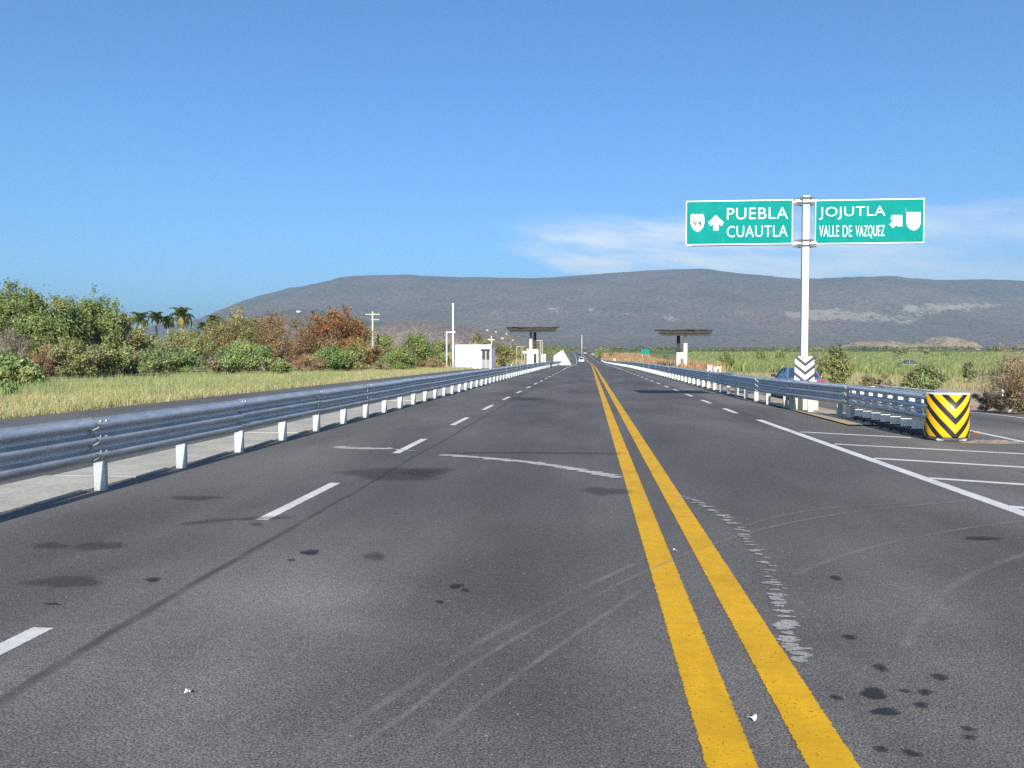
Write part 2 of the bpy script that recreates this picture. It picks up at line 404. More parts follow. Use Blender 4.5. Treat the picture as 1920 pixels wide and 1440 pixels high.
# left concrete strip, cast in bays with open joints
strip_l = sheet('concrete_strip', -6.94, -5.742, [-12, 0, 50, 100, 168], M['dirt'], -0.02)
for i in range(30):
    a = -8 + 6 * i
    o = MB().box(-6.9 + random.uniform(-.05, .03), -5.748, a, a + 5.975, -.2, .022 + random.uniform(-.006, .006)).build('strip_bay', M['strip'], strip_l, bevel=.006)
    o.location.z = zr(a + 3)
strip_r = sheet('median_strip', 5.765, 6.95, [19.002, 40, 80, 120, 160] + list(range(170, 440, 15)), M['dirt'], 0.03)
dirt = sheet('dirt_verge', 12.352, lambda y: 23 + 2*math.sin(y*.3), [24, 26, 28, 30, 32, 34, 36, 40, 46, 52, 58, 64, 70], M['dirt'], -0.012)
apron = sheet('dirt_apron', -15.6, -14.42, [48, 60, 75, 90, 105, 120], M['dirt'], -0.02)
forecourt = sheet('concrete_forecourt', lambda y: at(735, 668, 100)[0], -14.43, [88, 95, 100, 112, 122], M['strip'], -0.012)

# ------------------------------------------------------------------ painted markings and stains on the road (thin sheets)
def strip_mesh(name, pts, width, mat, parent, z, taper=False, sub=6):
    """strip along pts (x,y) with a 'cover' value 0 at its rims and 1 along its middle"""
    P2 = []
    for a, b in zip(pts[:-1], pts[1:]):
        for k in range(sub): P2.append(((a[0]+(b[0]-a[0])*k/sub), (a[1]+(b[1]-a[1])*k/sub)))
    P2.append(pts[-1]); P2 = [Vector(p) for p in P2]
    if len(P2) > 8 and sub > 1:
        for _ in range(6): P2 = [P2[0]] + [(P2[i-1]+P2[i]*2+P2[i+1])/4 for i in range(1, len(P2)-1)] + [P2[-1]]
    vs, fs, cov = [], [], []; n = len(P2)
    for i, p in enumerate(P2):
        d = (P2[min(i+1, n-1)] - P2[max(i-1, 0)]).normalized(); q = Vector((d.y, -d.x))
        wd = width(i/(n-1)) if callable(width) else width
        end = 0 if (taper and i in (0, n-1)) else 1
        for s in (-1, -.5, 0, .5, 1):
            c = p + q * (s * wd / 2); vs.append((c.x + xc(c.y), c.y, zr(c.y) + z - dip(c.x, c.y))); cov.append((1 - abs(s)) * end)
    for i in range(n-1):
        for k in range(4): fs.append((i*5+k, i*5+k+1, (i+1)*5+k+1, (i+1)*5+k))
    me = bpy.data.meshes.new(name); me.from_pydata(vs, [], fs); me.materials.append(mat)
    at_ = me.attributes.new('cover', 'FLOAT', 'POINT'); at_.data.foreach_set('value', cov)
    return link(bpy.data.objects.new(name, me), parent)
def blot(name, cx, cy, rx, ry, mat, parent, z, seed=0, rot=0):
    n = 28; vs = [(cx, cy, zr(cy)+z)]; cov = [1.0]; fs = []
    rr = random.Random(seed); ph = [rr.uniform(0, 6.28) for _ in range(4)]
    for ring, (s, cv) in enumerate(((.6, .8), (1.0, 0.0))):
        for k in range(n):
            a = 2*math.pi*k/n; w = 1 + .16*math.sin(2*a+ph[0]) + .12*math.sin(3*a+ph[1]) + .08*math.sin(5*a+ph[2])
            x, y = rx*s*w*math.cos(a), ry*s*w*math.sin(a)
            vs.append((cx + x*math.cos(rot)-y*math.sin(rot), cy + x*math.sin(rot)+y*math.cos(rot), zr(cy)+z)); cov.append(cv)
    for k in range(n):
        k2 = (k+1) % n; fs.append((0, 1+k, 1+k2)); fs.append((1+k, 1+n+k, 1+n+k2, 1+k2))
    me = bpy.data.meshes.new(name); me.from_pydata(vs, [], fs); me.materials.append(mat)
    at_ = me.attributes.new('cover', 'FLOAT', 'POINT'); at_.data.foreach_set('value', cov)
    return link(bpy.data.objects.new(name, me), parent)
Z1, Z2, Z3, Z4 = .003, .0055, .008, .0095
ylong = [y for y in YS if y >= -10]
strip_mesh('centre_line', [(.543, y) for y in ylong], .205, M['yellow'], road, Z2, sub=1)
strip_mesh('centre_line', [(.925, y) for y in ylong], .205, M['yellow'], road, Z2, sub=1)
k = 0
y0 = 2.1
while y0 < 95:
    strip_mesh('lane_dash', [(-3.10 + .0025*y0, y0), (-3.10 + .0025*y0, y0 + 2.3)], .135, M['white_line'], road, Z1, sub=1); y0 += 5.42
strip_mesh('edge_line', [(-3.0, y) for y in [97] + list(range(110, 720, 10))], .17, M['white_line'], road, Z1, sub=1)
y0 = 22.9
while y0 < 95:
    strip_mesh('lane_dash', [(4.05 - .002*y0, y0), (4.05 - .002*y0, y0 + 2.1)], .15, M['white_line'], road, Z1, sub=1); y0 += 4.75
strip_mesh('edge_line', [(3.85, y) for y in [97] + list(range(110, 720, 10))], .15, M['white_line'], road, Z1, sub=1)
strip_mesh('gore_line', [(4.3, -6), (4.27, 8.5), (4.2, 14), (4.13, 20.6)], .17, M['white_line'], road, Z1, sub=2)
for ya, yb, xb in ((17.35, 16.3, 6.1), (15.0, 13.3, 7.8), (12.95, 11.25, 7.75), (10.9, 9.3, 7.7), (8.9, 7.3, 7.65), (6.9, 5.3, 7.6)):
    strip_mesh('hatch_line', [(4.31, ya), (xb, yb)], .16, M['white_line'], road, Z1 + .001, sub=2)
strip_mesh('hatch_line', [(7.1, 15.95), (7.75, 15.7)], .125, M['white_line'], road, Z1 + .001, sub=2)
strip_mesh('edge_line', [(7.7, -6), (7.76, 12), (7.88, 17.3), (8.0, 20.5)], .13, M['white_line'], gore, Z1, sub=2)
strip_mesh('edge_line', [(10.7, -6), (10.85, 20), (10.87, 22), (11.0, 24), (11.12, 26), (11.16, 28), (11.2, 30), (11.25, 32), (11.28, 34), (11.3, 36), (11.32, 40), (11.4, 90)], .13, M['white_line'], slip, Z1 + .004, sub=1)
G = lambda *px: [gnd(*p) for p in px]
strip_mesh('worn_paint', G((628,838),(660,841),(700,842),(738,841)), .42, M['worn'], road, Z3, True)
strip_mesh('worn_paint', G((738,843),(780,846)), .13, M['worn'], road, Z3, True)
strip_mesh('worn_paint', G((825,853),(880,857),(960,864),(1020,871),(1080,881),(1130,890),(1165,897)), .30, M['worn'], road, Z3, True)
dab = G((1272,932),(1300,943),(1345,968),(1385,1000),(1412,1040),(1432,1080),(1446,1120),(1458,1165),(1470,1205),(1484,1245))
rd = random.Random(21)
for i in range(64):                                   # chain of broken paint dabs
    t = (i + rd.uniform(-.4, .4)) / 64 * (len(dab) - 1); t = max(0, min(len(dab) - 1.001, t)); k = int(t); f = t - k
    dx_, dy_ = dab[k][0] + (dab[k+1][0] - dab[k][0]) * f + abs(rd.gauss(0, .03)) + .02, dab[k][1] + (dab[k+1][1] - dab[k][1]) * f
    sz = rd.uniform(.35, 1.0)
    blot('paint_dab', dx_, dy_, .085 * sz * rd.uniform(.7, 1.2), .05 * sz * rd.uniform(.5, 1.2), M['dab'], road, .0105 + .00004 * i, seed=100 + i, rot=rd.uniform(-.25, .35))
strip_mesh('scuff_mark', G((620,1440),(760,1345),(880,1250),(1010,1175),(1210,1072),(1330,1022),(1480,980),(1640,955),(1850,938)), .06, M['scuff'], road, Z4, True)
strip_mesh('scuff_mark', G((560,1440),(720,1320),(900,1205),(1080,1110),(1200,1055)), .09, M['scuff'], road, Z4, True)
strip_mesh('scuff_mark', G((760,1440),(860,1350),(1010,1240),(1215,1100)), .06, M['scuff'], road, Z4, True)
strip_mesh('scuff_mark', G((1690,1225),(1725,1160),(1775,1105),(1850,1065),(1940,1035)), .11, M['scuff'], road, Z4, True)
strip_mesh('scuff_mark', G((1480,1085),(1560,1050),(1660,1020),(1790,995),(1940,975)), .08, M['scuff'], road, Z4, True)
strip_mesh('scuff_mark', G((1360,1000),(1450,970),(1560,952),(1700,945)), .05, M['scuff'], road, Z4, True)
strip_mesh('tyre_skid', G((830,850),(960,849),(1060,850),(1180,851)), .4, M['patch'], road, Z3 + .001, True)
strip_mesh('tyre_skid', G((330,985),(420,975),(560,970)), .28, M['patch'], road, Z3 + .001, True)
for i, (px, py, wx, wy, m_) in enumerate([(120,1093,80,17,'patch'),(183,1025,54,13,'patch'),(735,889,128,14,'patch'),(800,886,70,9,'patch'),(1135,922,52,10,'patch'),(365,935,60,6,'patch'),
        (90,1025,45,8,'patch'),(990,748,55,3.5,'patch'),(700,1045,30,9,'patch'),(480,985,20,4,'patch'),
        (580,1038,19,6,'oil'),(545,1053,8,2.5,'oil'),(855,1102,15,4.5,'oil'),(872,1110,9,3,'oil'),(824,1132,10,3,'oil'),(95,1136,18,2,'oil'),(285,1090,16,4,'oil'),
        (1640,1306,26,12,'oil'),(1664,1341,24,9,'oil'),(1738,1304,13,6,'oil'),(1730,1328,15,6,'oil'),(1652,1257,13,6,'oil'),(1594,1199,12,5,'oil'),(1765,1275,14,6,'oil'),(1568,1087,11,4,'oil'),
        (1655,1412,11,7,'oil'),(1714,1421,16,8,'oil'),(1820,1374,10,5,'oil'),(1822,1390,9,5,'oil'),(1843,1012,34,3,'oil'),(1570,1314,10,5,'oil'),(1700,1302,8,4,'oil')]):
    c = gnd(px, py); rx = wx / F * c[1]; ry = (gnd(px, py - wy)[1] - gnd(px, py + wy)[1]) / 2
    blot('oil_stain', c[0], c[1], rx, ry, M[m_], road, .0135 + .00015 * i, seed=i + 3)
for px, py, r_ in ((1410,1356,.02),(1265,1037,.016),(352,1306,.012)):
    c = gnd(px, py); mb = MB(); a = random.random()*3
    mb.add([(math.cos(a+k*1.05)*r_*(1+.4*(k % 2)), math.sin(a+k*1.05)*r_*.8, .004+.01*(k % 3)) for k in range(6)] + [(0,0,.016)], [(k, (k+1) % 6, 6) for k in range(6)])
    o = mb.build('paper_scrap', M['litter']); o.location = (c[0], c[1], .012)
    tag(o, {1410:'small white paper scrap between the yellow lines near the viewer', 1265:'tiny white scrap between the yellow lines farther off', 352:'tiny pale chip lying on the asphalt at lower left'}[px], 'litter')

# ------------------------------------------------------------------ guardrails
def wave(n=44):
    prof = []
    for i in range(n + 1):
        t = i / n
        d = .5 - .5 * math.cos(2 * math.pi * 3 * t); d = min(1, max(0, (d - .5) * 1.35 + .5))
        prof.append((.083 * d, .506 * t))
    return prof
PROF = wave()
BEAM_Z = .365
def beam_mesh(name, length, side, slots=None, ny=None):
    """three-wave sheet along +Y from 0 to length; waves push out along x*side"""
    ny = ny or 2; vs, fs = [], []
    for j in range(ny + 1):
        y = length * j / ny
        for d, z in PROF: vs.append((side * d, y, z))
    w = len(PROF)
    for j in range(ny):
        for i in range(w - 1):
            if slots and slots(j, i): continue
            f = (j*w+i, j*w+i+1, (j+1)*w+i+1, (j+1)*w+i); fs.append(f if side < 0 else f[::-1])
    # steel edge: a lip folded back along the top
    b = len(vs)
    for j in range(ny + 1):
        y = length * j / ny; vs.append((side * -.012, y, .500)); 
    for j in range(ny):
        f = (j*w+w-1, b+j, b+j+1, (j+1)*w+w-1); fs.append(f if side < 0 else f[::-1])
    me = bpy.data.meshes.new(name); me.from_pydata(vs, [], fs); me.shade_smooth(); me.materials.append(M['steel']); return me
def post_mesh(side):
    mb = MB(); t = .006
    mb.box(-.069, .069, 0, t, -.35, .84)                 # web, square to the road
    mb.box(-.069, -.069 + t, t, .055, -.35, .84); mb.box(.069 - t, .069, t, .055, -.35, .84)
    mb.box(-.069 + t, -.045, .055 - t, .055, -.35, .84); mb.box(.045, .069 - t, .055 - t, .055, -.35, .84)
    me = mb.mesh('post'); me.materials.append(M['post']); return me
def bolts_mesh(side):
    mb = MB()
    for yy in (-.05, .06):
        for zz in (.05, .125, .21, .295, .38, .462):
            d = min(1, max(0, (.5 - .5*math.cos(2*math.pi*3*zz/.506) - .5)*1.35 + .5)) * .083
            mb.tube([(side*(d-.004), yy, zz), (side*(d+.014), yy, zz)], .016, 6)
    me = mb.mesh('splice_bolts'); me.materials.append(M['post']); return me
def strap_mesh(side):
    mb = MB(); pts = [(d, z) for d, z in PROF]
    vs = []; fs = []
    for j, y in enumerate((-.025, .02)):
        for d, z in pts: vs.append((side*(d+.0045), y, z))
    w = len(pts)
    for i in range(w-1): fs.append((i, i+1, w+i+1, w+i))
    vs2 = vs
    mb.add(vs2, fs); me = mb.mesh('splice_edge'); me.materials.append(M['post']); return me

def guardrail(name, label, xpath, y_first, n_post, y_start, n_beam, side, post_side):
    """xpath(y): the beam's back face; side: which way the waves point"""
    root = empty(name, (xpath(y_start), y_start, 0), label, 'guardrail')
    pm, bmesh_, bo, st = post_mesh(side), beam_mesh('beam', 3.83, side), bolts_mesh(side), strap_mesh(side)
    def place(nm, me, y, rot=False, dz=0.0, dx=0.0, kind=None, tilt=True):
        o = bpy.data.objects.new(nm, me); link(o, root)
        x = xpath(y) + xc(y)
        o.location = (x + dx - root.location.x, y - root.location.y, zr(y) + dz)
        if rot:
            x2 = xpath(y + 3.81) + xc(y + 3.81)
            o.rotation_euler = (math.atan2(zr(y + 3.81) - zr(y), 3.81), 0, -math.atan2(x2 - x, 3.81))
        if kind: o['kind'] = kind
        return o
    for i in range(n_beam):
        y = y_start + 3.81 * i
        b = place('beam', bmesh_, y, True, BEAM_Z, side * .0025 * (i % 2))
        b.rotation_euler.z += random.uniform(-.003, .003); b.rotation_euler.y += random.uniform(-.02, .02); b.location.z += random.uniform(-.009, .009)
        if y < 75:
            e = link(bpy.data.objects.new('splice_edge', st), b); e.location = (side*.002, 0.0, 0)
            q = link(bpy.data.objects.new('splice_bolts', bo), b); q.location = (side*.004, 0.12, 0); q['kind'] = 'stuff'
    for i in range(n_post):
        y = y_first + 1.905 * i
        p = place('post', pm, y, False, 0, -side * .14)
        p.rotation_euler = (random.uniform(-.012, .012), random.uniform(-.012, .012), random.uniform(-.05, .05))
    return root
guardrail('guardrail', 'galvanised three-wave guardrail on the left, running past the concrete strip', lambda y: -5.48, 1.40, 84, 1.05, 43, 1, 1)
def right_path(y):
    if y >= 27: return 5.62
    t = min(1, (27 - y) / 7.0); return 5.62 + .62 * (t*t*(3-2*t))
guardrail('guardrail', 'galvanised three-wave guardrail on the right, leading away from the striped nose', right_path, 21.5, 215, 20.6, 108, -1, -1)

# ------------------------------------------------------------------ crash cushion with the striped nose
cc = empty('crash_cushion', (6.60, 15.75, 0), 'slotted steel crash cushion with yellow and black striped rounded nose', 'crash cushion')
mb = MB(); n = 40; rx, ry = .375, .37
def nose_ring(z, s=1.0): return [(rx*s*math.sin(a), -ry*s*math.cos(a), z) for a in [math.pi*(-.62 + 1.24*k/n) for k in range(n+1)]]
rings = [nose_ring(.07, .985), nose_ring(.10), nose_ring(.5), nose_ring(.86, 1.015)]
vs = [p for r_ in rings for p in r_]; fs = []
for j in range(3):
    for k in range(n): fs.append((j*(n+1)+k, j*(n+1)+k+1, (j+1)*(n+1)+k+1, (j+1)*(n+1)+k))
mb.add(vs, fs); nose = mb.build('nose_cover', M['chev_nose'], cc, True); nose.location = (0, .2, 0)
so = nose.modifiers.new('thick', 'SOLIDIFY'); so.thickness = .012
mb = MB(); ring = nose_ring(.862, 1.0); m_ = len(ring)
mb.add([(x, y, .855) for x, y, z in ring] + [(x, y, .875) for x, y, z in ring], [tuple(range(m_)), tuple(range(2*m_-1, m_-1, -1))] + [(i, m_+i, m_+(i+1) % m_, (i+1) % m_) for i in range(m_)])
o = mb.build('nose_lid', M['sign_white'], cc); o.location = (0, .2, 0)
o = MB().box(-.26, .26, -.02, .45, .01, .06).build('skid_plate', M['steel'], cc, bevel=.004)
valley = [i for i, (d, z) in enumerate(PROF[:-1]) if d < .02 and (.14 < z < .2 or .31 < z < .36)]
CL = 4.75
for s in (-1, 1):
    nyc = 56
    me = beam_mesh('fender_panel', CL, s, lambda j, i: i in valley and j % 7 in (2, 3, 4), nyc)
    o = link(bpy.data.objects.new('fender_panel', me), cc); o.location = (s*.315, .12, BEAM_Z); o.rotation_euler = (0, 0, 0.0)
for kf in range(8):
    y = .5 + kf*.58
    pl = MB().box(-.29, .29, y, y+.008, .13, .37).build('diaphragm', M['sign_white'], cc); MB().box(-.29, .29, y+.01, y+.02, .55, .8).build('diaphragm', M['sign_white'], cc)  # white colour stands in for sunlight on the plates
    for s in (-1, 1): MB().box(s*.285-.025, s*.285+.025, y-.03, y+.03, .0, .13).build('leg', M['dark_steel'], cc)
for s in (-1, 1): MB().box(s*.12-.03, s*.12+.03, .3, 5.0, .02, .09).build('ground_rail', M['dark_steel'], cc)
mb = MB(); mb.box(-.30, .30, 4.98, 5.2, .05, .82); mb.build('backup_block', M['steel'], cc, bevel=.01)
# weeds and soil at the foot of the nose
mb = MB(); rr = random.Random(5); vs = []; fs = []
for i in range(9):
    for j in range(19):
        u, v = j/18*2-1, i/8*2-1; q = max(0, 1-u*u-v*v)
        vs.append((u*.55, v*.16, .004 + .07*q*(.5+.5*rr.random())))
for i in range(8):
    for j in range(18): fs.append((i*19+j, i*19+j+1, (i+1)*19+j+1, (i+1)*19+j))
o = MB().add(vs, fs).build('dirt_heap', M['bark']); o.location = (7.15, 15.45, .0); tag(o, 'low dark heap of swept dirt beside the striped nose', 'dirt heap')
o = MB().box(-.06, .06, -.05, .05, 0, .02).build('road_stud', M['orange'], None, bevel=.008); o.location = (7.82, 17.55, .006); tag(o, 'orange road stud at the end of the white edge line', 'road stud')

# ------------------------------------------------------------------ overhead direction sign
def text_mesh(name, s, x0, x1, z0, z1, y, mat, parent, bold=.0):
    cu = bpy.data.curves.new('t', 'FONT'); cu.body = s; cu.size = 1; cu.offset = bold; cu.resolution_u = 4; cu.space_character = 1.06
    to = bpy.data.objects.new('t', cu); COL.objects.link(to)
    dg = bpy.context.evaluated_depsgraph_get(); me = bpy.data.meshes.new_from_object(to.evaluated_get(dg))
    bpy.data.objects.remove(to); bpy.data.curves.remove(cu)
    co = np.empty(len(me.vertices)*3); me.vertices.foreach_get('co', co); co = co.reshape(-1, 3)
    lo, hi = co.min(0), co.max(0)
    nx = x0 + (co[:, 0]-lo[0])/(hi[0]-lo[0])*(x1-x0); nz = z0 + (co[:, 1]-lo[1])/(hi[1]-lo[1])*(z1-z0)
    new = np.stack([nx, np.full(len(nx), y), nz], 1); me.vertices.foreach_set('co', new.ravel()); me.update()
    me.name = name; me.materials.clear(); me.materials.append(mat)
    return link(bpy.data.objects.new(name, me), parent)
def poly(name, pts, y, mat, parent, thick=.0015):
    return MB().prism(pts, y - thick, y).build(name, mat, parent)
SY = 24.65
px0 = at(1506, 768, SY)[0]
sign = empty('direction_sign', (px0, SY, 0), 'tall white pole carrying two green overhead road direction panels', 'road sign')
S = lambda px, py: (at(px, py, SY)[0] - px0, at(px, py, SY)[2])       # photo position on the sign plane -> sign x,z
def rect(a, b, c, d): (x0, z1), (x1, z0) = S(a, b), S(c, d); return x0, x1, z0, z1
zt = S(1506, 369)[1]
MB().box(-.09, .09, -.09, .09, -.3, zt).build('pole', M['pole_white'], sign, bevel=.012)
MB().box(-.34, .34, -.34, .34, -.2, .42).build('footing', M['block'], sign, bevel=.02)
MB().box(-.10, .10, -.10, .10, zt, zt+.02).build('pole_cap', M['pole_white'], sign, bevel=.004)
for zc in (S(1506, 377)[1], S(1506, 456)[1]):
    MB().tube([(-3.2, .135, zc), (3.2, .135, zc)], .035, 8).build('cross_arm', M['pole_white'], sign, True)
    for dz in (-.09, .06):
        MB().box(-.17, .17, -.15, -.12, zc+dz, zc+dz+.035).build('clamp_bar', M['dark_steel'], sign)
    for s in (-1, 1):
        MB().prism([(s*.125, zc-.14), (s*.125, zc+.12), (s*.32, zc+.075), (s*.20, zc+.03), (s*.20, zc-.05), (s*.36, zc-.11)], -.01, .01).build('gusset', M['dark_steel'], sign)
        MB().box(min(s*.12, s*.31), max(s*.12, s*.31), -.05, -.02, zc-.03, zc+.035).build('clip', M['pole_white'], sign)
def panel(a, b, c, d, label):
    x0, x1, z0, z1 = rect(a, b, c, d)
    p = MB().box(x0, x1, -.02, .02, z0, z1).build('panel', M['sign_green'], sign, bevel=.003); p['label'] = label
    t, y0, y1 = .032, -.0245, -.0205
    for q in ((x0+.004, x1-.004, z1-t, z1-.004), (x0+.004, x1-.004, z0+.004, z0+t), (x0+.004, x0+t*.8, z0+t, z1-t), (x1-t*.8, x1-.004, z0+t, z1-t)):
        MB().box(q[0], q[1], y0, y1, q[2], q[3]).build('border_strip', M['sign_white'], p)
    return p
YF = -.0225
pl_ = panel(1286, 377, 1486, 458, 'green panel reading PUEBLA and CUAUTLA with an up arrow')
pr_ = panel(1528, 375, 1732, 456, 'green panel reading JOJUTLA and VALLE DE VAZQUEZ')
def word(s, a, b, c, d, p, bold, mat='sign_white', y=YF):
    x0, x1, z0, z1 = rect(a, b, c, d); return text_mesh('lettering', s, x0, x1, z0, z1, y, M[mat], p, bold)
word('PUEBLA', 1363, 390.5, 1477, 410, pl_, -.008); word('CUAUTLA', 1363, 424, 1476, 443.5, pl_, -.008)
word('JOJUTLA', 1536, 388.5, 1659, 410, pr_, -.008)
word('VALLE', 1536, 423, 1572.5, 443.5, pr_, -.008); word('DE', 1580, 423, 1597, 443.5, pr_, -.008); word('VAZQUEZ', 1604, 423, 1658, 446.6, pr_, -.008)
poly('arrow', [S(*q) for q in ((1342, 403.5), (1356.5, 417), (1353, 423.5), (1347.2, 420.5), (1347.2, 432), (1337.2, 432), (1337.2, 420.5), (1331.5, 423.5), (1328, 417))], YF, M['sign_white'], pl_)
poly('arrow', [S(*q) for q in ((1691, 403.5), (1691, 425), (1682, 424.5), (1683, 420), (1673.5, 427.5), (1667, 421), (1675, 413), (1670, 412.5), (1670.5, 403.5))], YF, M['sign_white'], pr_)
sh = [(1295, 404), (1298, 401.2), (1302, 403), (1306.5, 401.5), (1311, 403), (1315.5, 401.2), (1319.5, 404), (1320.3, 412), (1320, 420), (1317.5, 427), (1313, 432), (1307.5, 435), (1302, 432), (1297.5, 427), (1295, 420), (1294.5, 412)]
poly('route_shield', [S(*q) for q in sh], YF, M['sign_white'], pl_)
poly('shield_rule', [S(*q) for q in ((1296, 411.2), (1319.3, 411.2), (1319.3, 412.2), (1296, 412.2))], YF-.003, M['sign_grey'], pl_)
word('MEXICO', 1297.5, 405.6, 1318, 410.2, pl_, .01, 'sign_grey', YF-.003)
word('94', 1298.5, 413.8, 1316, 424.5, pl_, .03, 'sign_black', YF-.003)
poly('route_shield', [S(*q) for q in ((1699, 398), (1725.5, 398), (1725.5, 418), (1723.5, 425), (1718.5, 430), (1712.5, 432.5), (1706, 430), (1701, 425), (1699, 418))], YF, M['sign_white'], pr_)
poly('shield_rule', [S(*q) for q in ((1700, 406.6), (1724.5, 406.6), (1724.5, 407.5), (1700, 407.5))], YF-.003, M['sign_grey'], pr_)
word('MORELOS', 1702.5, 401.5, 1721.5, 405.5, pr_, .01, 'sign_grey', YF-.003)

# chevron object marker strapped to the pole
ck = empty('chevron_marker', (px0, SY-.16, 0), 'rounded white marker plate with grey chevrons at the foot of the sign pole', 'marker plate')
(x0, z1), (x1, z0) = S(1487.5, 668), S(1523.5, 722); z0 -= .28
pts = []
for cx_, cz_, a0 in ((x1-.07, z1-.07, 0), (x0+.07, z1-.07, 90), (x0+.05, z0+.05, 180), (x1-.05, z0+.05, 270)):
    for a in range(0, 91, 30): pts.append((cx_+.06*math.cos(R(a0+a)), cz_+.06*math.sin(R(a0+a))))
MB().prism(pts, -.012, .0).build('plate', M['chev_plate'], ck)
for zc in (z0+.25, z1-.2): MB().box(-.14, .14, .0, .035, zc, zc+.05).build('strap', M['dark_steel'], ck)

# ------------------------------------------------------------------ two roadside canopies
def canopy(loc, label, W, H, left):
    r_ = empty('roadside_canopy', loc, label, 'canopy', None)
    D = 4.6; nsh = 9
    for i in range(nsh):                                    # overlapping corrugated sheets with a ragged line of ends
        a = -W/2 + W*i/nsh; b = a + W/nsh + .07
        zz = H + (i % 2)*.03 + random.uniform(-.05, .05); f = random.uniform(-.25, .1)
        vs, fs = [], []; m_ = 16
        for j, yy in enumerate((-D/2+f, D/2+random.uniform(-.2, .2))):
            for k_ in range(m_+1):
                x = a + (b-a)*k_/m_; vs.append((x, yy, zz + .035*math.cos(2*math.pi*k_/m_*4) + j*.10))
        w_ = m_+1
        for k_ in range(m_): fs.append((k_, k_+1, w_+k_+1, w_+k_))
        o = MB().add(vs, fs).build('roof_sheet', M['roof_dark'], r_); so = o.modifiers.new('t', 'SOLIDIFY'); so.thickness = .05
    MB().box(-W/2+.5, W/2-.35, -D/2+.15, -D/2+.3, H-.66, H-.07).build('fascia', M['roof_dark'], r_)
    MB().box(-W/2+.15, W/2-.1, -D/2+.06, -D/2+.145, H-.40, H-.06).build('gutter', M['roof_dark'], r_)
    MB().box(-W/2+.55, W/2-.45, D/2-.3, D/2-.15, H-.36, H-.05).build('fascia', M['roof_dark'], r_)
    for s in (-1, 1): MB().box(s*(W/2-.7)-.08, s*(W/2-.7)+.08, -D/2+.3, D/2-.3, H-.36, H-.08).build('beam', M['roof_dark'], r_)
    MB().box(-.5, .5, -D/2+.3, D/2-.3, H-.36, H-.08).build('beam', M['soffit'], r_)
    if left:
        MB().box(-.42, -.12, -.15, .15, 0, H-.36).build('column', M['soffit'], r_); MB().box(-.44, -.10, -.17, .17, 0, H-1.35).build('painted_lower_column', M['whitewash'], r_)
        MB().box(.08, .46, .1, .4, 0, H-.36).build('column', M['roof_dark'], r_)
        bo = MB().box(-.02, .76, -.55, .45, 0, 2.55).build('booth', M['whitewash'], r_, bevel=.02)
        MB().box(.14, .56, -.565, -.548, .45, 1.95).build('window', M['house_window'], bo)
        MB().box(-.80, -.56, -.2, .2, 0, 2.6).build('pillar', M['whitewash'], r_, bevel=.02)
        MB().box(-1.3, -.05, -.75, -.2, 0, .45).build('plinth', M['whitewash'], r_, bevel=.02)
    else:
        MB().box(-.72, -.34, -.17, .17, 0, H-.36).build('column', M['roof_dark'], r_); MB().box(-.74, -.32, -.19, .19, 0, 2.5).build('painted_lower_column', M['whitewash'], r_)  # shade on this column's upper part is put into its dark colour
        MB().box(.10, .50, -.19, .19, 0, H-.36).build('column', M['whitewash'], r_)
        MB().box(-.32, .10, -.12, .12, 1.75, 2.5).build('crossbar', M['whitewash'], r_); MB().box(-.32, .10, -.12, .12, .1, .75).build('crossbar', M['soffit'], r_)
    return r_
p = at(1280, 692, 102); canopy((p[0], 102, zg(102, 12)), 'flat dark-roofed canopy on two columns beside the right guardrail', 6.5, at(1280, 618, 100)[2] + .45, False)
p = at(999, 689, 112); canopy((p[0], 112, zg(112)+.03), 'flat dark-roofed canopy over a white booth beyond the left guardrail', 6.9, at(999, 613, 110)[2], True)

# ------------------------------------------------------------------ white building and poles on the left
BY = 106.0
bx0, bx1 = at(849, 668, BY)[0], at(921, 668, BY)[0]; bw = bx1 - bx0; bh = at(885, 647, BY)[2] + .05
hb = empty('guard_building', (bx0, BY, zg(BY)), 'plain white flat-roofed block building with grey double door', 'building')
dx0, dx1 = bw*.735, bw*.955
wl = MB(); wl.box(0, dx0-.05, 0, 4.5, 0, bh); wl.build('wall', M['whitewash'], hb)
MB().box(dx0-.05, bw, .62, 4.5, 0, bh-.03).build('wall', M['whitewash'], hb)
MB().box(dx0-.05, bw, 0, .615, bh-.5, bh-.002).build('porch_lintel', M['whitewash'], hb)
MB().box(bw-.14, bw, 0, .615, 0, bh-.502).build('porch_pier', M['whitewash'], hb)
MB().box(-.05, bw+.05, -.05, 4.55, bh, bh+.06).build('roof_slab', M['whitewash'], hb)
for i in range(2):
    a = dx0 + .02 + i*(dx1-dx0)*.5; d = MB().box(a, a+(dx1-dx0)*.47, .57, .612, .05, bh-.52).build('door', M['door_grey'], hb)
    MB().box(a+.08, a+(dx1-dx0)*.47-.08, .555, .568, 1.2, bh-.75).build('pane', M['house_window'], d)
for a in (.45, .62): MB().box(bw*a, bw*a+.3, -.28, -.06, 0, .35).build('meter_box', M['block'], hb)
for a in (.42, .55): MB().tube([(bw*a, 1, bh), (bw*a, 1, bh+.55)], .02, 5).build('roof_rod', M['post'], hb)
def pole(px, top, Y, r0, r1, label, name='lamp_post', arms=(), cat='pole', mat='pole_white', group=None):
    x = at(px, 668, Y)[0]; h = at(px, top, Y)[2] - zg(Y, x)
    p_ = empty(name, (x, Y, zg(Y, x)), label, cat, group)
    MB().tube([(0,0,-.3), (0,0,h)], [r0, r1], 10).build('shaft', M[mat], p_, True)
    for a, b, z, nm in arms: MB().box(min(a,b), max(a,b), -.045, .045, h-z-.05, h-z+.05).build(nm, M[mat], p_)
    return p_, h
p_, h = pole(849.5, 573, 104, .13, .085, 'tall slim white mast at the corner of the white building')
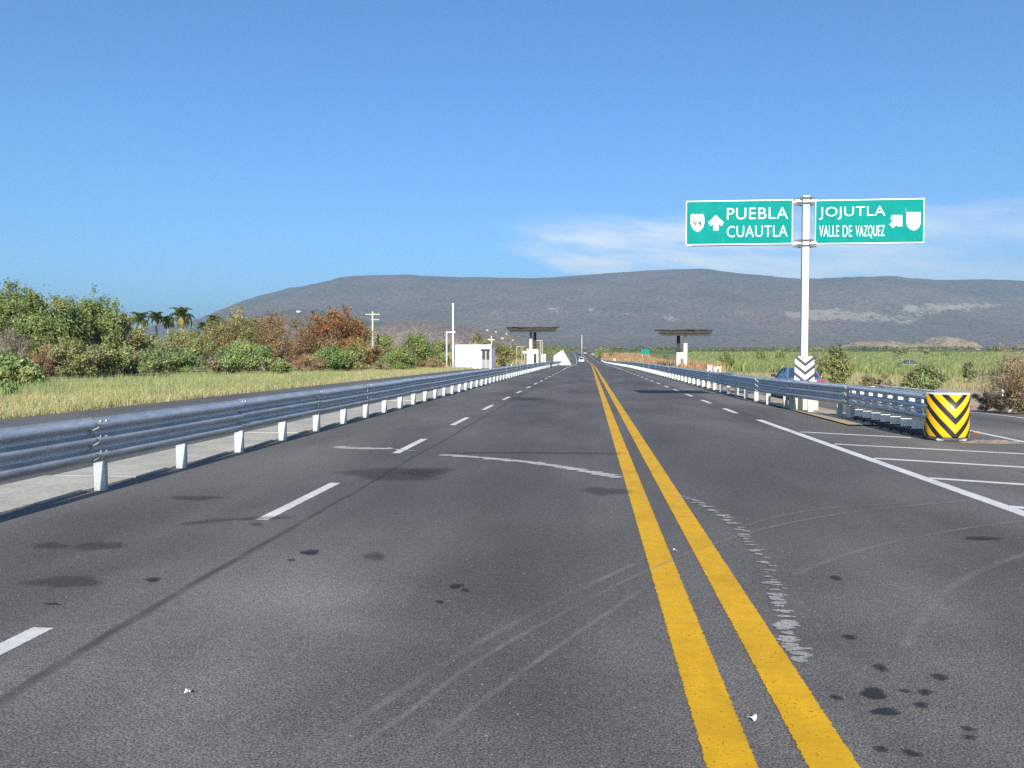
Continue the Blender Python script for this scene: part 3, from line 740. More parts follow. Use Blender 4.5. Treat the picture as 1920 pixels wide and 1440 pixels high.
MB().box(-.12, .12, -.12, .12, h-.02, h+.3).build('lamp_head', M['pole_white'], p_, bevel=.03)
MB().box(-.2, .2, -.2, .2, -.1, .25).build('base', M['block'], p_, bevel=.02)
p_, h = pole(837.5, 622, 112, .11, .08, 'short pale lamp post with sideways arm left of the mast', arms=[(0, 1.0, .05, 'arm')])
MB().box(.8, 1.25, -.12, .12, h-.12, h+.02).build('lamp_head', M['pole_white'], p_, bevel=.03)
p_, h = pole(699, 584, 100, .15, .10, 'concrete utility pole with two cross-arms rising by the red tree', 'utility_pole', [(-.9, .9, .35, 'cross_arm'), (-.2, .85, 1.0, 'cross_arm')], 'utility pole', 'block')
for a in (-.8, -.3, .3, .8): MB().tube([(a,0,h-.3), (a,0,h-.1)], [.05,.03], 6).build('insulator', M['sign_grey'], p_)
pole(921.5, 630, 113, .06, .05, 'thin white pole behind the right corner of the white building', arms=[(-.5, .4, .5, 'arm')])
for px, top, Y, lab, arm in ((969, 649, 170, 'white lamp post, leftmost of the row beyond the building', .9), (978.5, 650, 185, 'white lamp post, middle of the row beyond the building', .8), (983.5, 660, 180, 'short white post with a box, rightmost of the row beyond the building', 0),
                       (1013, 638, 150, 'pale post just right of the booth canopy', -.7), (1016.5, 638, 158, 'second pale post right of the booth canopy', -.5),
                       (958, 648, 175, 'thin pale post between the white building and lamp posts', 0)):
    p_, h = pole(px, top, Y, .075, .06, lab, mat='block', arms=[(0, arm, .05, 'arm')] if arm else ())
    if 'box' in lab: MB().box(-.35, .35, -.2, .2, h-.3, h+.2).build('box', M['sign_white'], p_, bevel=.02)
pole(1091, 628, 430, .16, .1, 'tall thin mast beside the far end of the road')
p_, h = pole(959, 676, 120, .08, .08, 'stubby white bollard on the verge near the building', 'bollard', cat='bollard')

# small white hut and blocks by the booth
def hut(px0_, px1_, top, Y, label):
    a, b = at(px0_, 668, Y)[0], at(px1_, 668, Y)[0]; h = at(px0_, top, Y)[2] - zg(Y)
    e = empty('small_hut', ((a+b)/2, Y, zg(Y)), label, 'hut'); w_ = (b-a)/2
    MB().box(-w_, w_, 0, 2.5, 0, h).build('wall', M['whitewash'], e); MB().box(-w_-.1, w_+.1, -.1, 2.6, h, h+.1).build('roof_slab', M['soffit'], e)
    MB().box(-w_*.3, w_*.3, -.02, -.002, .1, h*.75).build('door', M['door_grey'], e)
hut(1015, 1023, 664, 190, 'small white hut just right of the booth canopy')
# white wedge-shaped retaining wall at the left edge of the far road
WY = 172
wp = [at(px, py, WY) for px, py in ((1038, 685), (1038.5, 667), (1055, 656), (1071, 684))]
wd_ = empty('retaining_wall', (wp[0][0], WY, zg(WY)), 'white sloping wedge of wall beside the far end of the left guardrail', 'wall')
pol = [(q[0]-wp[0][0], q[2]-zg(WY)) for q in wp]
mb = MB(); n_ = len(pol); mb.add([(x, 0, z-.1) for x, z in pol] + [(x-.6, 9, (z-.1)*.85) for x, z in pol], [(0,1,2,3), (7,6,5,4), (0,4,5,1), (1,5,6,2), (2,6,7,3), (3,7,4,0)])
mb.build('face', M['whitewash'], wd_)
mb = MB(); mb.tube([(pol[0][0], -.05, pol[0][1]), (pol[1][0], -.05, pol[1][1]), (pol[2][0], -.05, pol[2][1]), (pol[3][0], -.05, pol[3][1])], .07, 6); mb.build('coping', M['strip'], wd_)

# concrete barrier block with striped sign, right verge
p = at(1345, 701, 88)
bb = empty('barrier_block', (p[0], 88, zg(88, 15)), 'square pale concrete block with a dark hole behind the right guardrail', 'block')
a_ = 1.55*88/1550*10
wd2 = at(1353, 668, 88)[0] - at(1338, 668, 88)[0]; hh = at(1345, 687, 88)[2] - zg(88, 15)
MB().box(-wd2/2, wd2/2, 0, 1.2, 0, hh).build('block_body', M['block'], bb, bevel=.03)
MB().box(-.02, .16, -.012, -.002, hh*.45, hh*.72).build('hole', M['dark_steel'], bb)
p = at(1331, 690, 86)
vs_ = empty('warning_board', (p[0], 86, zg(86, 15)), 'small white and grey striped board left of the concrete block', 'sign')
hz = at(1331, 684, 86)[2] - zg(86, 15)
MB().box(-.25, .25, 0, .02, hz-.75, hz).build('plate', M['chev_plate'], vs_); MB().box(-.04, .04, .025, .08, -.2, hz-.1).build('stake', M['post'], vs_)
# far green sign, seen on the verge beyond the brown grass
p = at(1210, 660, 330)
fg = empty('far_direction_sign', (p[0], 330, zg(330)), 'distant green road sign standing beyond the brown roadside grass', 'road sign')
z_ = at(1210, 664, 330)[2] - zg(330)
MB().box(-1.6, 1.6, 0, .05, z_, z_+1.9).build('panel', M['sign_green'], fg)
for s in (-1, 1): MB().box(s*1.1-.08, s*1.1+.08, .055, .2, -.5, z_+1.7).build('post', M['post'], fg)
# marker posts in the brown grass
for i, (px, top, Y) in enumerate(((1150.5, 672, 205), (1153.5, 672.5, 190))):
    pole(px, top, Y, .07, .06, ('white delineator stake in the brown grass, the left of two', 'white delineator stake in the brown grass, the right of two')[i], 'delineator', cat='stake', mat='sign_white')
p_, h = pole(1881, 699, 32, .035, .03, 'thin pale stake standing left of the dry bush', 'stake', cat='stake')

# ------------------------------------------------------------------ cars
def car(loc, rz, label, paint, sc=1.0, tall=0.0, group=None, front=False):
    c = empty('car', loc, label, 'car', group, rz); c.scale = (sc, sc, sc)
    # stations along the length: y, half width, sill, waist, deck
    st = [(-2.15,.70,.42,.62,.70), (-2.10,.79,.30,.66,.88), (-1.9,.83,.24,.70,.93), (-1.3,.845,.22,.70,.95), (-.5,.85,.22,.70,.95), (.6,.85,.22,.70,.93), (1.1,.84,.22,.68,.90), (1.75,.81,.24,.62,.80), (2.08,.74,.30,.55,.68), (2.14,.64,.40,.52,.60)]
    vs, fs = [], []; m_ = 10
    for y, w_, a, b, d in st:
        ring = [(-w_*.86, a), (-w_*.98, a+.07), (-w_, b), (-w_*.95, d-.05), (-w_*.80, d), (w_*.80, d), (w_*.95, d-.05), (w_, b), (w_*.98, a+.07), (w_*.86, a)]
        vs += [(x, y, z) for x, z in ring]
    for j in range(len(st)-1):
        for k_ in range(m_): fs.append((j*m_+k_, j*m_+(k_+1) % m_, (j+1)*m_+(k_+1) % m_, (j+1)*m_+k_))
    fs += [tuple(range(m_)), tuple(len(vs)-1-k_ for k_ in range(m_))]
    body = MB().add(vs, fs).build('body', paint, c, True)
    body.data.polygons.foreach_set('use_smooth', [True]*len(body.data.polygons))
    # cabin: glass house under a painted roof
    lo = [(-.72,-1.42,.94), (.72,-1.42,.94), (.74,.98,.91), (-.74,.98,.91)]; hi = [(-.56,-.85,1.36+tall), (.56,-.85,1.36+tall), (.57,.22,1.36+tall), (-.57,.22,1.36+tall)]
    MB().add(lo+hi, [(0,1,5,4), (1,2,6,5), (2,3,7,6), (3,0,4,7), (4,5,6,7)]).build('cabin_glass', M['car_glass'], c)
    r_ = MB(); r_.add([(x*1.02, y*1.01, z) for x, y, z in hi] + [(x*.93, y*.9, z+.05) for x, y, z in hi], [(0,1,5,4), (1,2,6,5), (2,3,7,6), (3,0,4,7), (4,5,6,7), (3,2,1,0)]); r_.build('roof', paint, c, bevel=.01)
    for i, j in ((0,4), (1,5), (2,6), (3,7)):
        a, b = (lo+hi)[i], (lo+hi)[j]; MB().tube([(a[0]*1.01,a[1]*1.005,a[2]-.02), (b[0]*1.01,b[1]*1.005,b[2]+.01)], .05, 6).build('pillar', paint, c)
    for s in (-1, 1):
        MB().tube([(s*.655,-.25,1.0+0), (s*.585,-.25,1.35+tall)], .035, 6).build('pillar', M['car_dark'], c)
        for y, ln in ((-1.3, 0), (1.3, 0)):
            wh = MB().tube([(s*.70,y,.31), (s*.86,y,.31)], .31, 20).build('wheel', M['tyre'], c)
            MB().tube([(s*.862,y,.31), (s*.875,y,.31)], .19, 14).build('rim', M['rim'], wh)
        MB().box(s*.60-.19, s*.60+.19, -2.165, -2.07, .66, .84).build('tail_lamp', M['lamp_red'], c, bevel=.012)
        MB().box(s*.52-.16, s*.52+.16, 2.06, 2.16, .54, .66).build('headlamp', M['lamp_clear'], c, bevel=.012)
        MB().box(s*.93-.10, s*.93+.10, .62, .72, .93, 1.06).build('door_mirror', M['car_dark'], c, bevel=.02)
        MB().box(min(s*.852, s*.862), max(s*.852, s*.862), -.35, -.2, .78, .81).build('door_handle', M['car_dark'], c)
    MB().box(-.40, .40, -2.168, -2.10, .64, .82).build('plate_panel', M['plate'], c, bevel=.008)
    MB().box(-.80, .80, -2.22, -2.02, .36, .58).build('bumper', paint, c, bevel=.03); MB().box(-.76, .76, 2.0, 2.2, .34, .52).build('bumper', paint, c, bevel=.03)
    return c
p = at(1515, 735, 38); car((p[0], 38 + 2.1, zr(38) - .36), R(-1), 'blue-grey saloon car parked behind the chevron plate, tail lights showing', M['car_silver'])
p = at(1700, 690, 140); car((p[0], 140, zg(140, 60)+.1), R(80), 'dark car standing half hidden in the green field', M['car_dark'])
def lane(y, dx): return (xc(y) + dx, y, zr(y))
car(lane(262, -1.5), R(180), 'white car coming along the far road, nearest of three', M['car_white'], 1.05, .1)
car(lane(352, -1.6), R(180), 'dark car on the far road, middle of three', M['car_dark'], 1.1, .25)
car(lane(425, 2.2), 0, 'pale car at the far end of the road beneath the mast', M['car_silver'], 1.15, .3)

# ------------------------------------------------------------------ mountain, foothills
ridge_px = [(-900, 668), (-300, 655), (100, 628), (280, 617), (360, 612), (420, 596), (445, 584), (480, 570), (520, 556), (560, 545), (620, 531), (680, 521), (740, 517.5), (820, 518.5), (900, 520.5), (1000, 522.5), (1050, 520), (1120, 514), (1200, 508.5), (1250, 507), (1310, 505), (1360, 510), (1430, 518.5), (1480, 522.5), (1580, 523), (1670, 521.5), (1740, 525.5), (1830, 525.5), (1920, 531), (2100, 542), (2500, 560), (3200, 600)]
RY = 5000.0
rxs = [at(a, b, RY)[0] for a, b in ridge_px]; rzs = [at(a, b, RY)[2] for a, b in ridge_px]
nx_, ny_ = 420, 90
X = np.linspace(-5200, 6600, nx_); Yv = np.linspace(2700, 7600, ny_)
cl_px = [(1500,588,46,9,1.0),(1560,590,60,11,1.3),(1600,594,40,9,1.1),(1640,597,14,14,.7),(1700,592,60,8,.8),(1770,575,75,7,1.2),(1720,577,30,7,.7),(1830,572,40,7,.9),(1690,600,50,9,.8),(1040,580,22,8,1.0),(1100,585,35,8,.6),(1215,588,40,10,.6),(1260,598,22,12,.9),(1390,590,10,16,.7),(950,582,25,6,.8),(930,585,18,6,.7),(520,566,20,10,.6),(560,580,10,4,1.2),(800,588,60,7,.35),(1420,615,60,8,.4),(1180,590,30,6,.5),(1130,640,40,6,.4),(880,575,30,6,.4)]
cls = [(at(a, b, 4300)[0], at(a, b, 4300)[2], c/F*4300, d/F*4300, e) for a, b, c, d, e in cl_px]
verts = np.zeros((ny_, nx_, 3)); cliff = np.zeros((ny_, nx_))
for j, y in enumerate(Yv):
    for i, x in enumerate(X):
        xs = x * RY / max(y, 3200) if y < RY else x
        wq = .35
        top = np.interp(x * (1-wq) + xs * wq, rxs, rzs)
        if y <= RY:
            t = (y - 2900) / (RY - 2900); t = max(0, min(1, t)); s = t*t*(3-2*t)*.72 + (1-(1-t)**1.5)*.28
            s = s if t > 0 else 0
        else:
            t = min(1, (y - RY) / 2400); s = 1 - .55*t*t
        g = 20 + (y-3000)*.003
        n1 = mnoise.fractal((x*.0011, y*.0007, 3.1), 0.9, 2.1, 5); n2 = mnoise.fractal((x*.0045, y*.0016, 7.7), .8, 2.1, 4)
        amp = math.sin(math.pi * min(1, max(0, (y-2900)/(RY-2900)))) if y < RY else 0
        z = g + (top - g) * s + amp * (n1*48 + n2*20) + n2*1.5
        if t <= 0 and y < RY: z = g - 12
        verts[j, i] = (x, y, z)
        px_x = x * 4300 / y; px_z = EYE + (z - EYE) * 4300 / y
        cliff[j, i] = min(1.1, sum(e * math.exp(-((px_x-a)/c)**2 - ((px_z-b)/d)**2) for a, b, c, d, e in cls))
fs = [(j*nx_+i, j*nx_+i+1, (j+1)*nx_+i+1, (j+1)*nx_+i) for j in range(ny_-1) for i in range(nx_-1)]
me = bpy.data.meshes.new('mountain'); me.from_pydata(verts.reshape(-1, 3).tolist(), [], fs); me.shade_smooth(); me.materials.append(mat_mountain())
a_ = me.attributes.new('cliff', 'FLOAT', 'POINT'); a_.data.foreach_set('value', cliff.ravel())
tag(link(bpy.data.objects.new('mountain', me)), kind='structure')

HILLS = {}
def on_hill(key, px, py):
    prof_x, prof_z, Y, depth = HILLS[key]
    for k_ in range(400):
        y = Y - depth + depth * k_ / 400; x, _, z = at(px, py, y); v = (y - Y) / depth; g = zg(y) - 3
        if g + max(0, np.interp(x, prof_x, prof_z) - g) * max(0, 1 - v * v) ** .7 >= z: return x, y, z
    return at(px, py, Y)
def foothill(name, prof, Y, depth, mat, seed, rough=4.0):
    xs = [at(a, b, Y)[0] for a, b in prof]; zs = [at(a, b, Y)[2] for a, b in prof]
    HILLS[seed] = (xs, zs, Y, depth); n_, m_ = 120, 26; vs, fs = [], []
    for j in range(m_):
        v = j/(m_-1)*2-1; y = Y + v*depth
        for i in range(n_):
            x = xs[0] + (xs[-1]-xs[0])*i/(n_-1); t = i/(n_-1); g = zg(y) - 3
            top = np.interp(x, xs, zs); nzv = mnoise.fractal((x*.02, y*.02, seed), .8, 2, 5)
            vs.append((x, y, g + max(0, (top-g))*(max(0, 1-v*v))**.7 + nzv*rough*min(1, max(0, 1-v*v)*3)*min(1, 8*t*(1-t))))
    for j in range(m_-1):
        for i in range(n_-1): fs.append((j*n_+i, j*n_+i+1, (j+1)*n_+i+1, (j+1)*n_+i))
    me = bpy.data.meshes.new(name); me.from_pydata(vs, [], fs); me.shade_smooth(); me.materials.append(mat)
    return tag(link(bpy.data.objects.new(name, me)), kind='structure')
m_tan = mat_foothill('tan_hill', (.42,.30,.19), (.075,.085,.045), .42); m_red = mat_foothill('red_hill', (.30,.18,.13), (.09,.085,.06), .5)
m_scrub = mat_foothill('scrub_hill', (.16,.125,.10), (.07,.08,.05), .5)
foothill('hill', [(1555,668),(1580,650),(1610,642),(1650,640),(1690,644),(1720,646),(1740,636),(1760,632),(1782,633),(1791,645),(1796,668)], 1900, 160, m_tan, 1.0, 5)
foothill('hill', [(1835,668),(1860,656),(1900,652),(1950,650),(2000,668)], 1500, 120, m_tan, 2.0)
foothill('hill', [(1410,668),(1440,655),(1460,650),(1490,654),(1530,656),(1570,668)], 2100, 120, m_red, 3.0, 3)
foothill('hill', [(660,660),(720,610),(760,603),(810,606),(850,612),(900,621),(960,630),(1010,640),(1060,650),(1100,662)], 2400, 260, m_red, 4.0, 7)
foothill('hill', [(380,668),(470,600),(545,582),(600,584),(680,600),(760,618),(860,640),(930,665)], 2750, 260, m_scrub, 5.0, 9)

# ------------------------------------------------------------------ plants
def leaf_object(name, P, N, size, aspect, tint, mat, parent=None, tri=False):
    n = len(P); up = rng.normal(size=(n, 3)); T = np.cross(N, up); T /= np.linalg.norm(T, axis=1)[:, None] + 1e-9
    B = np.cross(N, T); a = T * (size * .5)[:, None]; b = B * (size * .5 * aspect)[:, None]
    V = np.stack([P - a, P + b * .9 - a * .1, P + a, P - b * .9 - a * .1], 1).reshape(-1, 3)
    me = bpy.data.meshes.new(name); me.vertices.add(4*n); me.vertices.foreach_set('co', V.ravel())
    me.loops.add(4*n); me.polygons.add(n); me.loops.foreach_set('vertex_index', np.arange(4*n, dtype=np.int32))
    me.polygons.foreach_set('loop_start', np.arange(0, 4*n, 4, dtype=np.int32)); me.update(calc_edges=True)
    at_ = me.attributes.new('tint', 'FLOAT_COLOR', 'POINT'); c4 = np.ones((n, 4)); c4[:, :3] = tint
    at_.data.foreach_set('color', np.repeat(c4, 4, axis=0).ravel()); me.materials.append(mat)
    return link(bpy.data.objects.new(name, me), parent)
def pal(cols, n, jitter=.22, w=None):
    cols = np.array(cols); i = rng.choice(len(cols), n, p=w); return np.clip(cols[i] * (1 + rng.normal(0, jitter, (n, 1))) * (1 + rng.normal(0, .06, (n, 3))), .004, .8)
GREEN = [(0.182, 0.264, 0.077), (0.137, 0.202, 0.06), (0.24, 0.304, 0.096), (0.305, 0.308, 0.111)]
OLIVE = [(0.224, 0.242, 0.088), (0.286, 0.268, 0.11), (0.17, 0.193, 0.073), (0.37, 0.309, 0.126)]
BRIGHT = [(0.188, 0.301, 0.088), (0.156, 0.249, 0.075), (0.26, 0.342, 0.12), (0.336, 0.348, 0.139)]
GREYG = [(0.21, 0.229, 0.113), (0.175, 0.196, 0.09), (0.275, 0.25, 0.138), (0.323, 0.254, 0.154)]
RED = [(0.273, 0.098, 0.039), (0.334, 0.149, 0.046), (0.202, 0.069, 0.037), (0.304, 0.196, 0.066), (0.142, 0.127, 0.053)]
BROWN = [(0.244, 0.14, 0.079), (0.299, 0.181, 0.1), (0.173, 0.108, 0.064), (0.347, 0.247, 0.122)]
DRY = [(0.374, 0.275, 0.132), (0.308, 0.22, 0.099), (0.44, 0.341, 0.176), (0.242, 0.176, 0.088)]
GREY = [(0.24, 0.204, 0.168), (0.3, 0.252, 0.204), (0.18, 0.156, 0.12)]
def plant(name, loc, Wd, Ht, palette, label, cat, n=5000, leaf=.2, lobes=16, bottom=.25, bark='bark', dry=False, group=None, aspect=.55, open_=0.0, w=None, depth=None):
    """trunk with limbs that reach into lobes of leaves spread through the crown's volume"""
    root = empty(name, loc, label, cat, group); Rr = Wd/2; dp = depth or Rr*.85
    zc = Ht*(bottom + (1-bottom)/2); hz = Ht*(1-bottom)/2
    C, S_ = [], []
    for k_ in range(lobes):
        for _ in range(30):
            v = rng.uniform(-1, 1, 3)
            if (v**2).sum() < 1: break
        v = v / max(1e-6, np.linalg.norm(v)) * (rng.uniform(.25, 1) ** .6) * .78
        C.append((v[0]*Rr, v[1]*dp, zc + v[2]*hz)); S_.append(rng.uniform(.18, .42) * min(1.25, .7 + .6*hz/Rr))
    C[0] = (C[0][0]*.3, 0, zc + hz*.72)
    C = np.array(C); S_ = np.array(S_)
    li = rng.integers(0, lobes, n); li = np.where(rng.random(n) < .12, 0, li) if lobes < 4 else li; d = rng.normal(size=(n, 3)); d /= np.linalg.norm(d, axis=1)[:, None]
    clump = .75 + .25*np.sin(d[:, 0]*5 + li*1.7)*np.sin(d[:, 1]*6 + li)*np.sin(d[:, 2]*5 + li*2.3) * 1.6
    r_ = S_[li] * (rng.uniform(0, 1, n) ** (.45)) * clump * 1.05
    P = C[li] + d * np.stack([r_*Rr, r_*dp, r_*min(Rr, hz)], 1)
    P += rng.normal(0, .03*Rr, (n, 3))
    stray = rng.random(n) < .10; P[stray] += d[stray] * (rng.exponential(.10, stray.sum()) * min(Rr, hz) * 1.3)[:, None]
    nsp = int(lobes*1.3); sb = rng.integers(0, lobes, nsp); sd = rng.normal(size=(nsp, 3)) * .5 + np.array([0, 0, .75]); sd /= np.linalg.norm(sd, axis=1)[:, None]
    ns = max(6, int(n*.0045)); si = np.repeat(np.arange(nsp), ns); tt = rng.uniform(0, 1, len(si)); sl = rng.uniform(.12, .34, nsp)[si] * min(Rr, hz)
    Q = C[sb[si]] + sd[si] * (S_[sb[si]] * min(Rr, hz) * .75 + tt * sl)[:, None] + rng.normal(0, .035*Rr, (len(si), 3))
    P = np.concatenate([P, Q]); d = np.concatenate([d, sd[si]]); li = np.concatenate([li, sb[si]])
    keep = P[:, 2] > .03*Ht; P, d, li = P[keep], d[keep], li[keep]; n = len(P)
    N = d*.7 + rng.normal(0, .6, (n, 3)) + np.array([0, 0, .35]); N /= np.linalg.norm(N, axis=1)[:, None]
    tone = rng.normal(1, .16, lobes); hue = rng.integers(0, len(palette), lobes)
    tint = pal(palette, n, .2, w)*.6 + np.array(palette)[hue[li]]*.4
    tint *= np.clip(tone, .6, 1.4)[li][:, None]
    sz = leaf * rng.uniform(.45, 1.4, n)
    leaf_object('crown', P, N, sz, aspect, np.clip(tint, .004, .8), M['dry_leaf'] if dry else M['leaf'], root)
    mb = MB(); r0 = .018*Ht + .02*Rr
    fork = Vector((rng.normal(0, .04)*Ht, 0, Ht*max(.12, bottom*.9)))
    mb.tube([(0,0,-.2), (fork.x*.4, 0, fork.z*.5), fork], [r0*1.25, r0, r0*.85], 7)
    for k_ in range(min(lobes, 14)):
        c = Vector(C[k_]); md = fork.lerp(c, .5) + Vector((rng.normal(0,.05)*Rr, rng.normal(0,.05)*Rr, .06*Ht))
        mb.tube([fork, md, c, c + (c-fork)*.18], [r0*.6, r0*.36, r0*.16, r0*.05], 5)
        for q in range(3):
            e = c + Vector(np.clip(rng.normal(0, .35, 3), -.5, .5))*min(Rr, hz)*.5; mb.tube([md, md.lerp(e, .6) + Vector((0,0,.03*Ht)), e], [r0*.2, r0*.12, r0*.04], 4)
    mb.build('trunk', M[bark], root, True)
    return root
def veg(name, px, top, wpx, Y, palette, label, cat, base=None, **k_):
    x, _, zt_ = at(px, top, Y); zb = zg(Y, x) if base is None else base
    return plant(name, (x, Y, zb - .03), wpx/F*Y*1.0, (zt_ - zb)*1.02, palette, label, cat, **k_)

# left belt: trees
veg('broadleaf_tree', 30, 538, 256, 62, GREEN, 'tallest green tree with open pale branches at the left edge', 'tree', n=24000, leaf=.2, lobes=45, bottom=.28, bark='bark_pale')
veg('broadleaf_tree', 128, 560, 97, 66, GREEN, 'narrow green tree just right of the tallest tree', 'tree', n=10400, leaf=.2, lobes=24, bottom=.15)
veg('broadleaf_tree', 183, 556, 118, 70, GREEN, 'rounded green tree, second from the tallest tree toward the palms', 'tree', n=12800, leaf=.2, lobes=27, bottom=.15)
veg('broadleaf_tree', 232, 588, 102, 72, OLIVE, 'lower olive tree against the left side of the palms', 'tree', n=10400, leaf=.2, lobes=24, bottom=.1)
veg('broadleaf_tree', 75, 590, 166, 60, GREEN, 'dark green tree filling in beneath the tallest tree', 'tree', n=13600, leaf=.2, lobes=30, bottom=.08)
veg('broadleaf_tree', 440, 584, 113, 84, OLIVE + [(.22,.09,.04)], 'olive tree with a reddish side right of the palms', 'tree', n=12000, leaf=.2, lobes=27, bottom=.1)
veg('broadleaf_tree', 395, 607, 90, 88, OLIVE, 'low olive tree under the rightmost palm', 'tree', n=8000, leaf=.2, lobes=21, bottom=.08)
veg('bare_tree', 530, 586, 128, 82, BROWN + [(.13,.12,.05)], 'purple-brown withered tree left of the red tree', 'tree', n=13600, leaf=.17, lobes=30, bottom=.05, dry=True, aspect=.4)
veg('bare_tree', 497, 590, 79, 86, OLIVE, 'olive topped tree close behind the withered brown tree', 'tree', n=7200, leaf=.2, lobes=18, bottom=.1)
veg('red_tree', 628, 577, 151, 90, RED, 'rust-red leafed tree standing above the green shrubs', 'tree', n=15200, leaf=.21, lobes=36, bottom=.12, dry=True)
veg('red_tree', 672, 596, 79, 92, RED[2:] + OLIVE[:2], 'smaller orange-olive tree leaning on the rust-red tree by the utility pole', 'tree', n=7680, leaf=.2, lobes=18, bottom=.1, dry=True)
veg('broadleaf_tree', 722, 628, 67, 104, GREEN, 'small dark green tree right of the utility pole', 'tree', n=6400, leaf=.24, lobes=18, bottom=.05)
veg('broadleaf_tree', 775, 624, 110, 104, GREEN, 'domed dark green tree left of the white mast', 'tree', n=11200, leaf=.24, lobes=27, bottom=.08)
veg('broadleaf_tree', 822, 640, 77, 116, GREEN, 'low green tree behind the short lamp post', 'tree', n=6400, leaf=.26, lobes=18, bottom=.05)
veg('broadleaf_tree', 898, 628, 82, 150, OLIVE, 'green tree showing above the roof of the white building', 'tree', n=7200, leaf=.3, lobes=21, bottom=.1)
veg('broadleaf_tree', 938, 645, 64, 150, OLIVE, 'bushy tree touching the right end of the white building', 'tree', n=6400, leaf=.3, lobes=18, bottom=.0)
veg('broadleaf_tree', 972, 655, 56, 215, OLIVE, 'low bush behind the row of lamp posts', 'bush', n=4800, leaf=.38, lobes=15, bottom=.0)
# left belt: shrubs in front
veg('shrub', 20, 662, 148, 34, BRIGHT, 'big-leafed green shrub nearest the viewer at the left edge', 'shrub', n=10400, leaf=.17, lobes=27, bottom=.0)
veg('shrub', -20, 715, 115, 27, BRIGHT, 'low yellow-green weeds at the left frame edge by the road', 'shrub', n=4000, leaf=.12, lobes=15, bottom=.0)
veg('shrub', 140, 640, 143, 58, GREYG[:2] + OLIVE, 'grey-green shrub behind the golden grass, left of the yellow-green one', 'shrub', n=10400, leaf=.17, lobes=27, bottom=.0)
veg('shrub', 207, 628, 100, 61, OLIVE + BRIGHT, 'yellow-green shrub between the grey-green and broad green shrubs', 'shrub', n=9600, leaf=.18, lobes=24, bottom=.0)
veg('shrub', 315, 650, 159, 60, BRIGHT[:2] + GREYG[:2], 'broad green shrub below the palms', 'shrub', n=12800, leaf=.17, lobes=30, bottom=.0)
veg('shrub', 462, 642, 133, 63, BRIGHT, 'bright green dense shrub in front of the withered brown tree', 'shrub', n=12800, leaf=.17, lobes=30, bottom=.0)
veg('shrub', 518, 672, 69, 64, GREEN, 'small dark green shrub at the right foot of the bright green shrub', 'shrub', n=5600, leaf=.17, lobes=15, bottom=.0)
veg('shrub', 622, 650, 84, 75, BRIGHT[:2] + GREEN, 'green shrub below the rust-red tree', 'shrub', n=8000, leaf=.18, lobes=21, bottom=.0)
veg('shrub', 664, 652, 67, 77, GREEN + [(.19,.13,.06)], 'green and brown shrub at the foot of the utility pole', 'shrub', n=6400, leaf=.18, lobes=18, bottom=.0)
veg('shrub', 583, 664, 90, 72, BROWN + DRY, 'dry brown thicket between the two green shrubs', 'shrub', n=7200, leaf=.15, lobes=21, bottom=.0, dry=True, aspect=.3)
veg('shrub', 752, 656, 100, 88, GREEN, 'green shrub in front of the domed tree', 'shrub', n=8000, leaf=.2, lobes=21, bottom=.0)
veg('shrub', 715, 672, 64, 84, GREYG, 'low grey-green shrub right of the utility pole foot', 'shrub', n=4800, leaf=.18, lobes=15, bottom=.0)
veg('shrub', 812, 672, 77, 100, DRY + BROWN, 'low dry tan brush left of the white building', 'shrub', n=5600, leaf=.18, lobes=18, bottom=.0, dry=True, aspect=.3)
veg('shrub', 78, 645, 56, 54, BROWN + [(.30,.16,.08)], 'rust-brown dry stalks behind the near green shrub', 'shrub', n=4800, leaf=.2, lobes=15, bottom=.0, dry=True, aspect=.18)
veg('shrub', 25, 614, 110, 58, GREY, 'grey leafless bush at the left edge below the tall tree', 'shrub', n=7200, leaf=.16, lobes=21, bottom=.0, dry=True, aspect=.2, bark='bark_pale')
veg('shrub', 262, 622, 102, 74, OLIVE, 'olive shrub directly below the leftmost palm', 'shrub', n=8000, leaf=.19, lobes=21, bottom=.0)
veg('shrub', 340, 622, 141, 80, OLIVE + GREEN, 'olive-green shrub mass below the two middle palms', 'shrub', n=10400, leaf=.2, lobes=27, bottom=.0)
veg('shrub', 392, 662, 77, 66, GREYG + BROWN[:1], 'dusty brown-green shrub between the broad and bright green shrubs', 'shrub', n=6400, leaf=.17, lobes=18, bottom=.0)
veg('shrub', 700, 652, 77, 98, BROWN + RED[:2], 'reddish brown brush behind the utility pole', 'shrub', n=5600, leaf=.19, lobes=18, bottom=.0, dry=True)
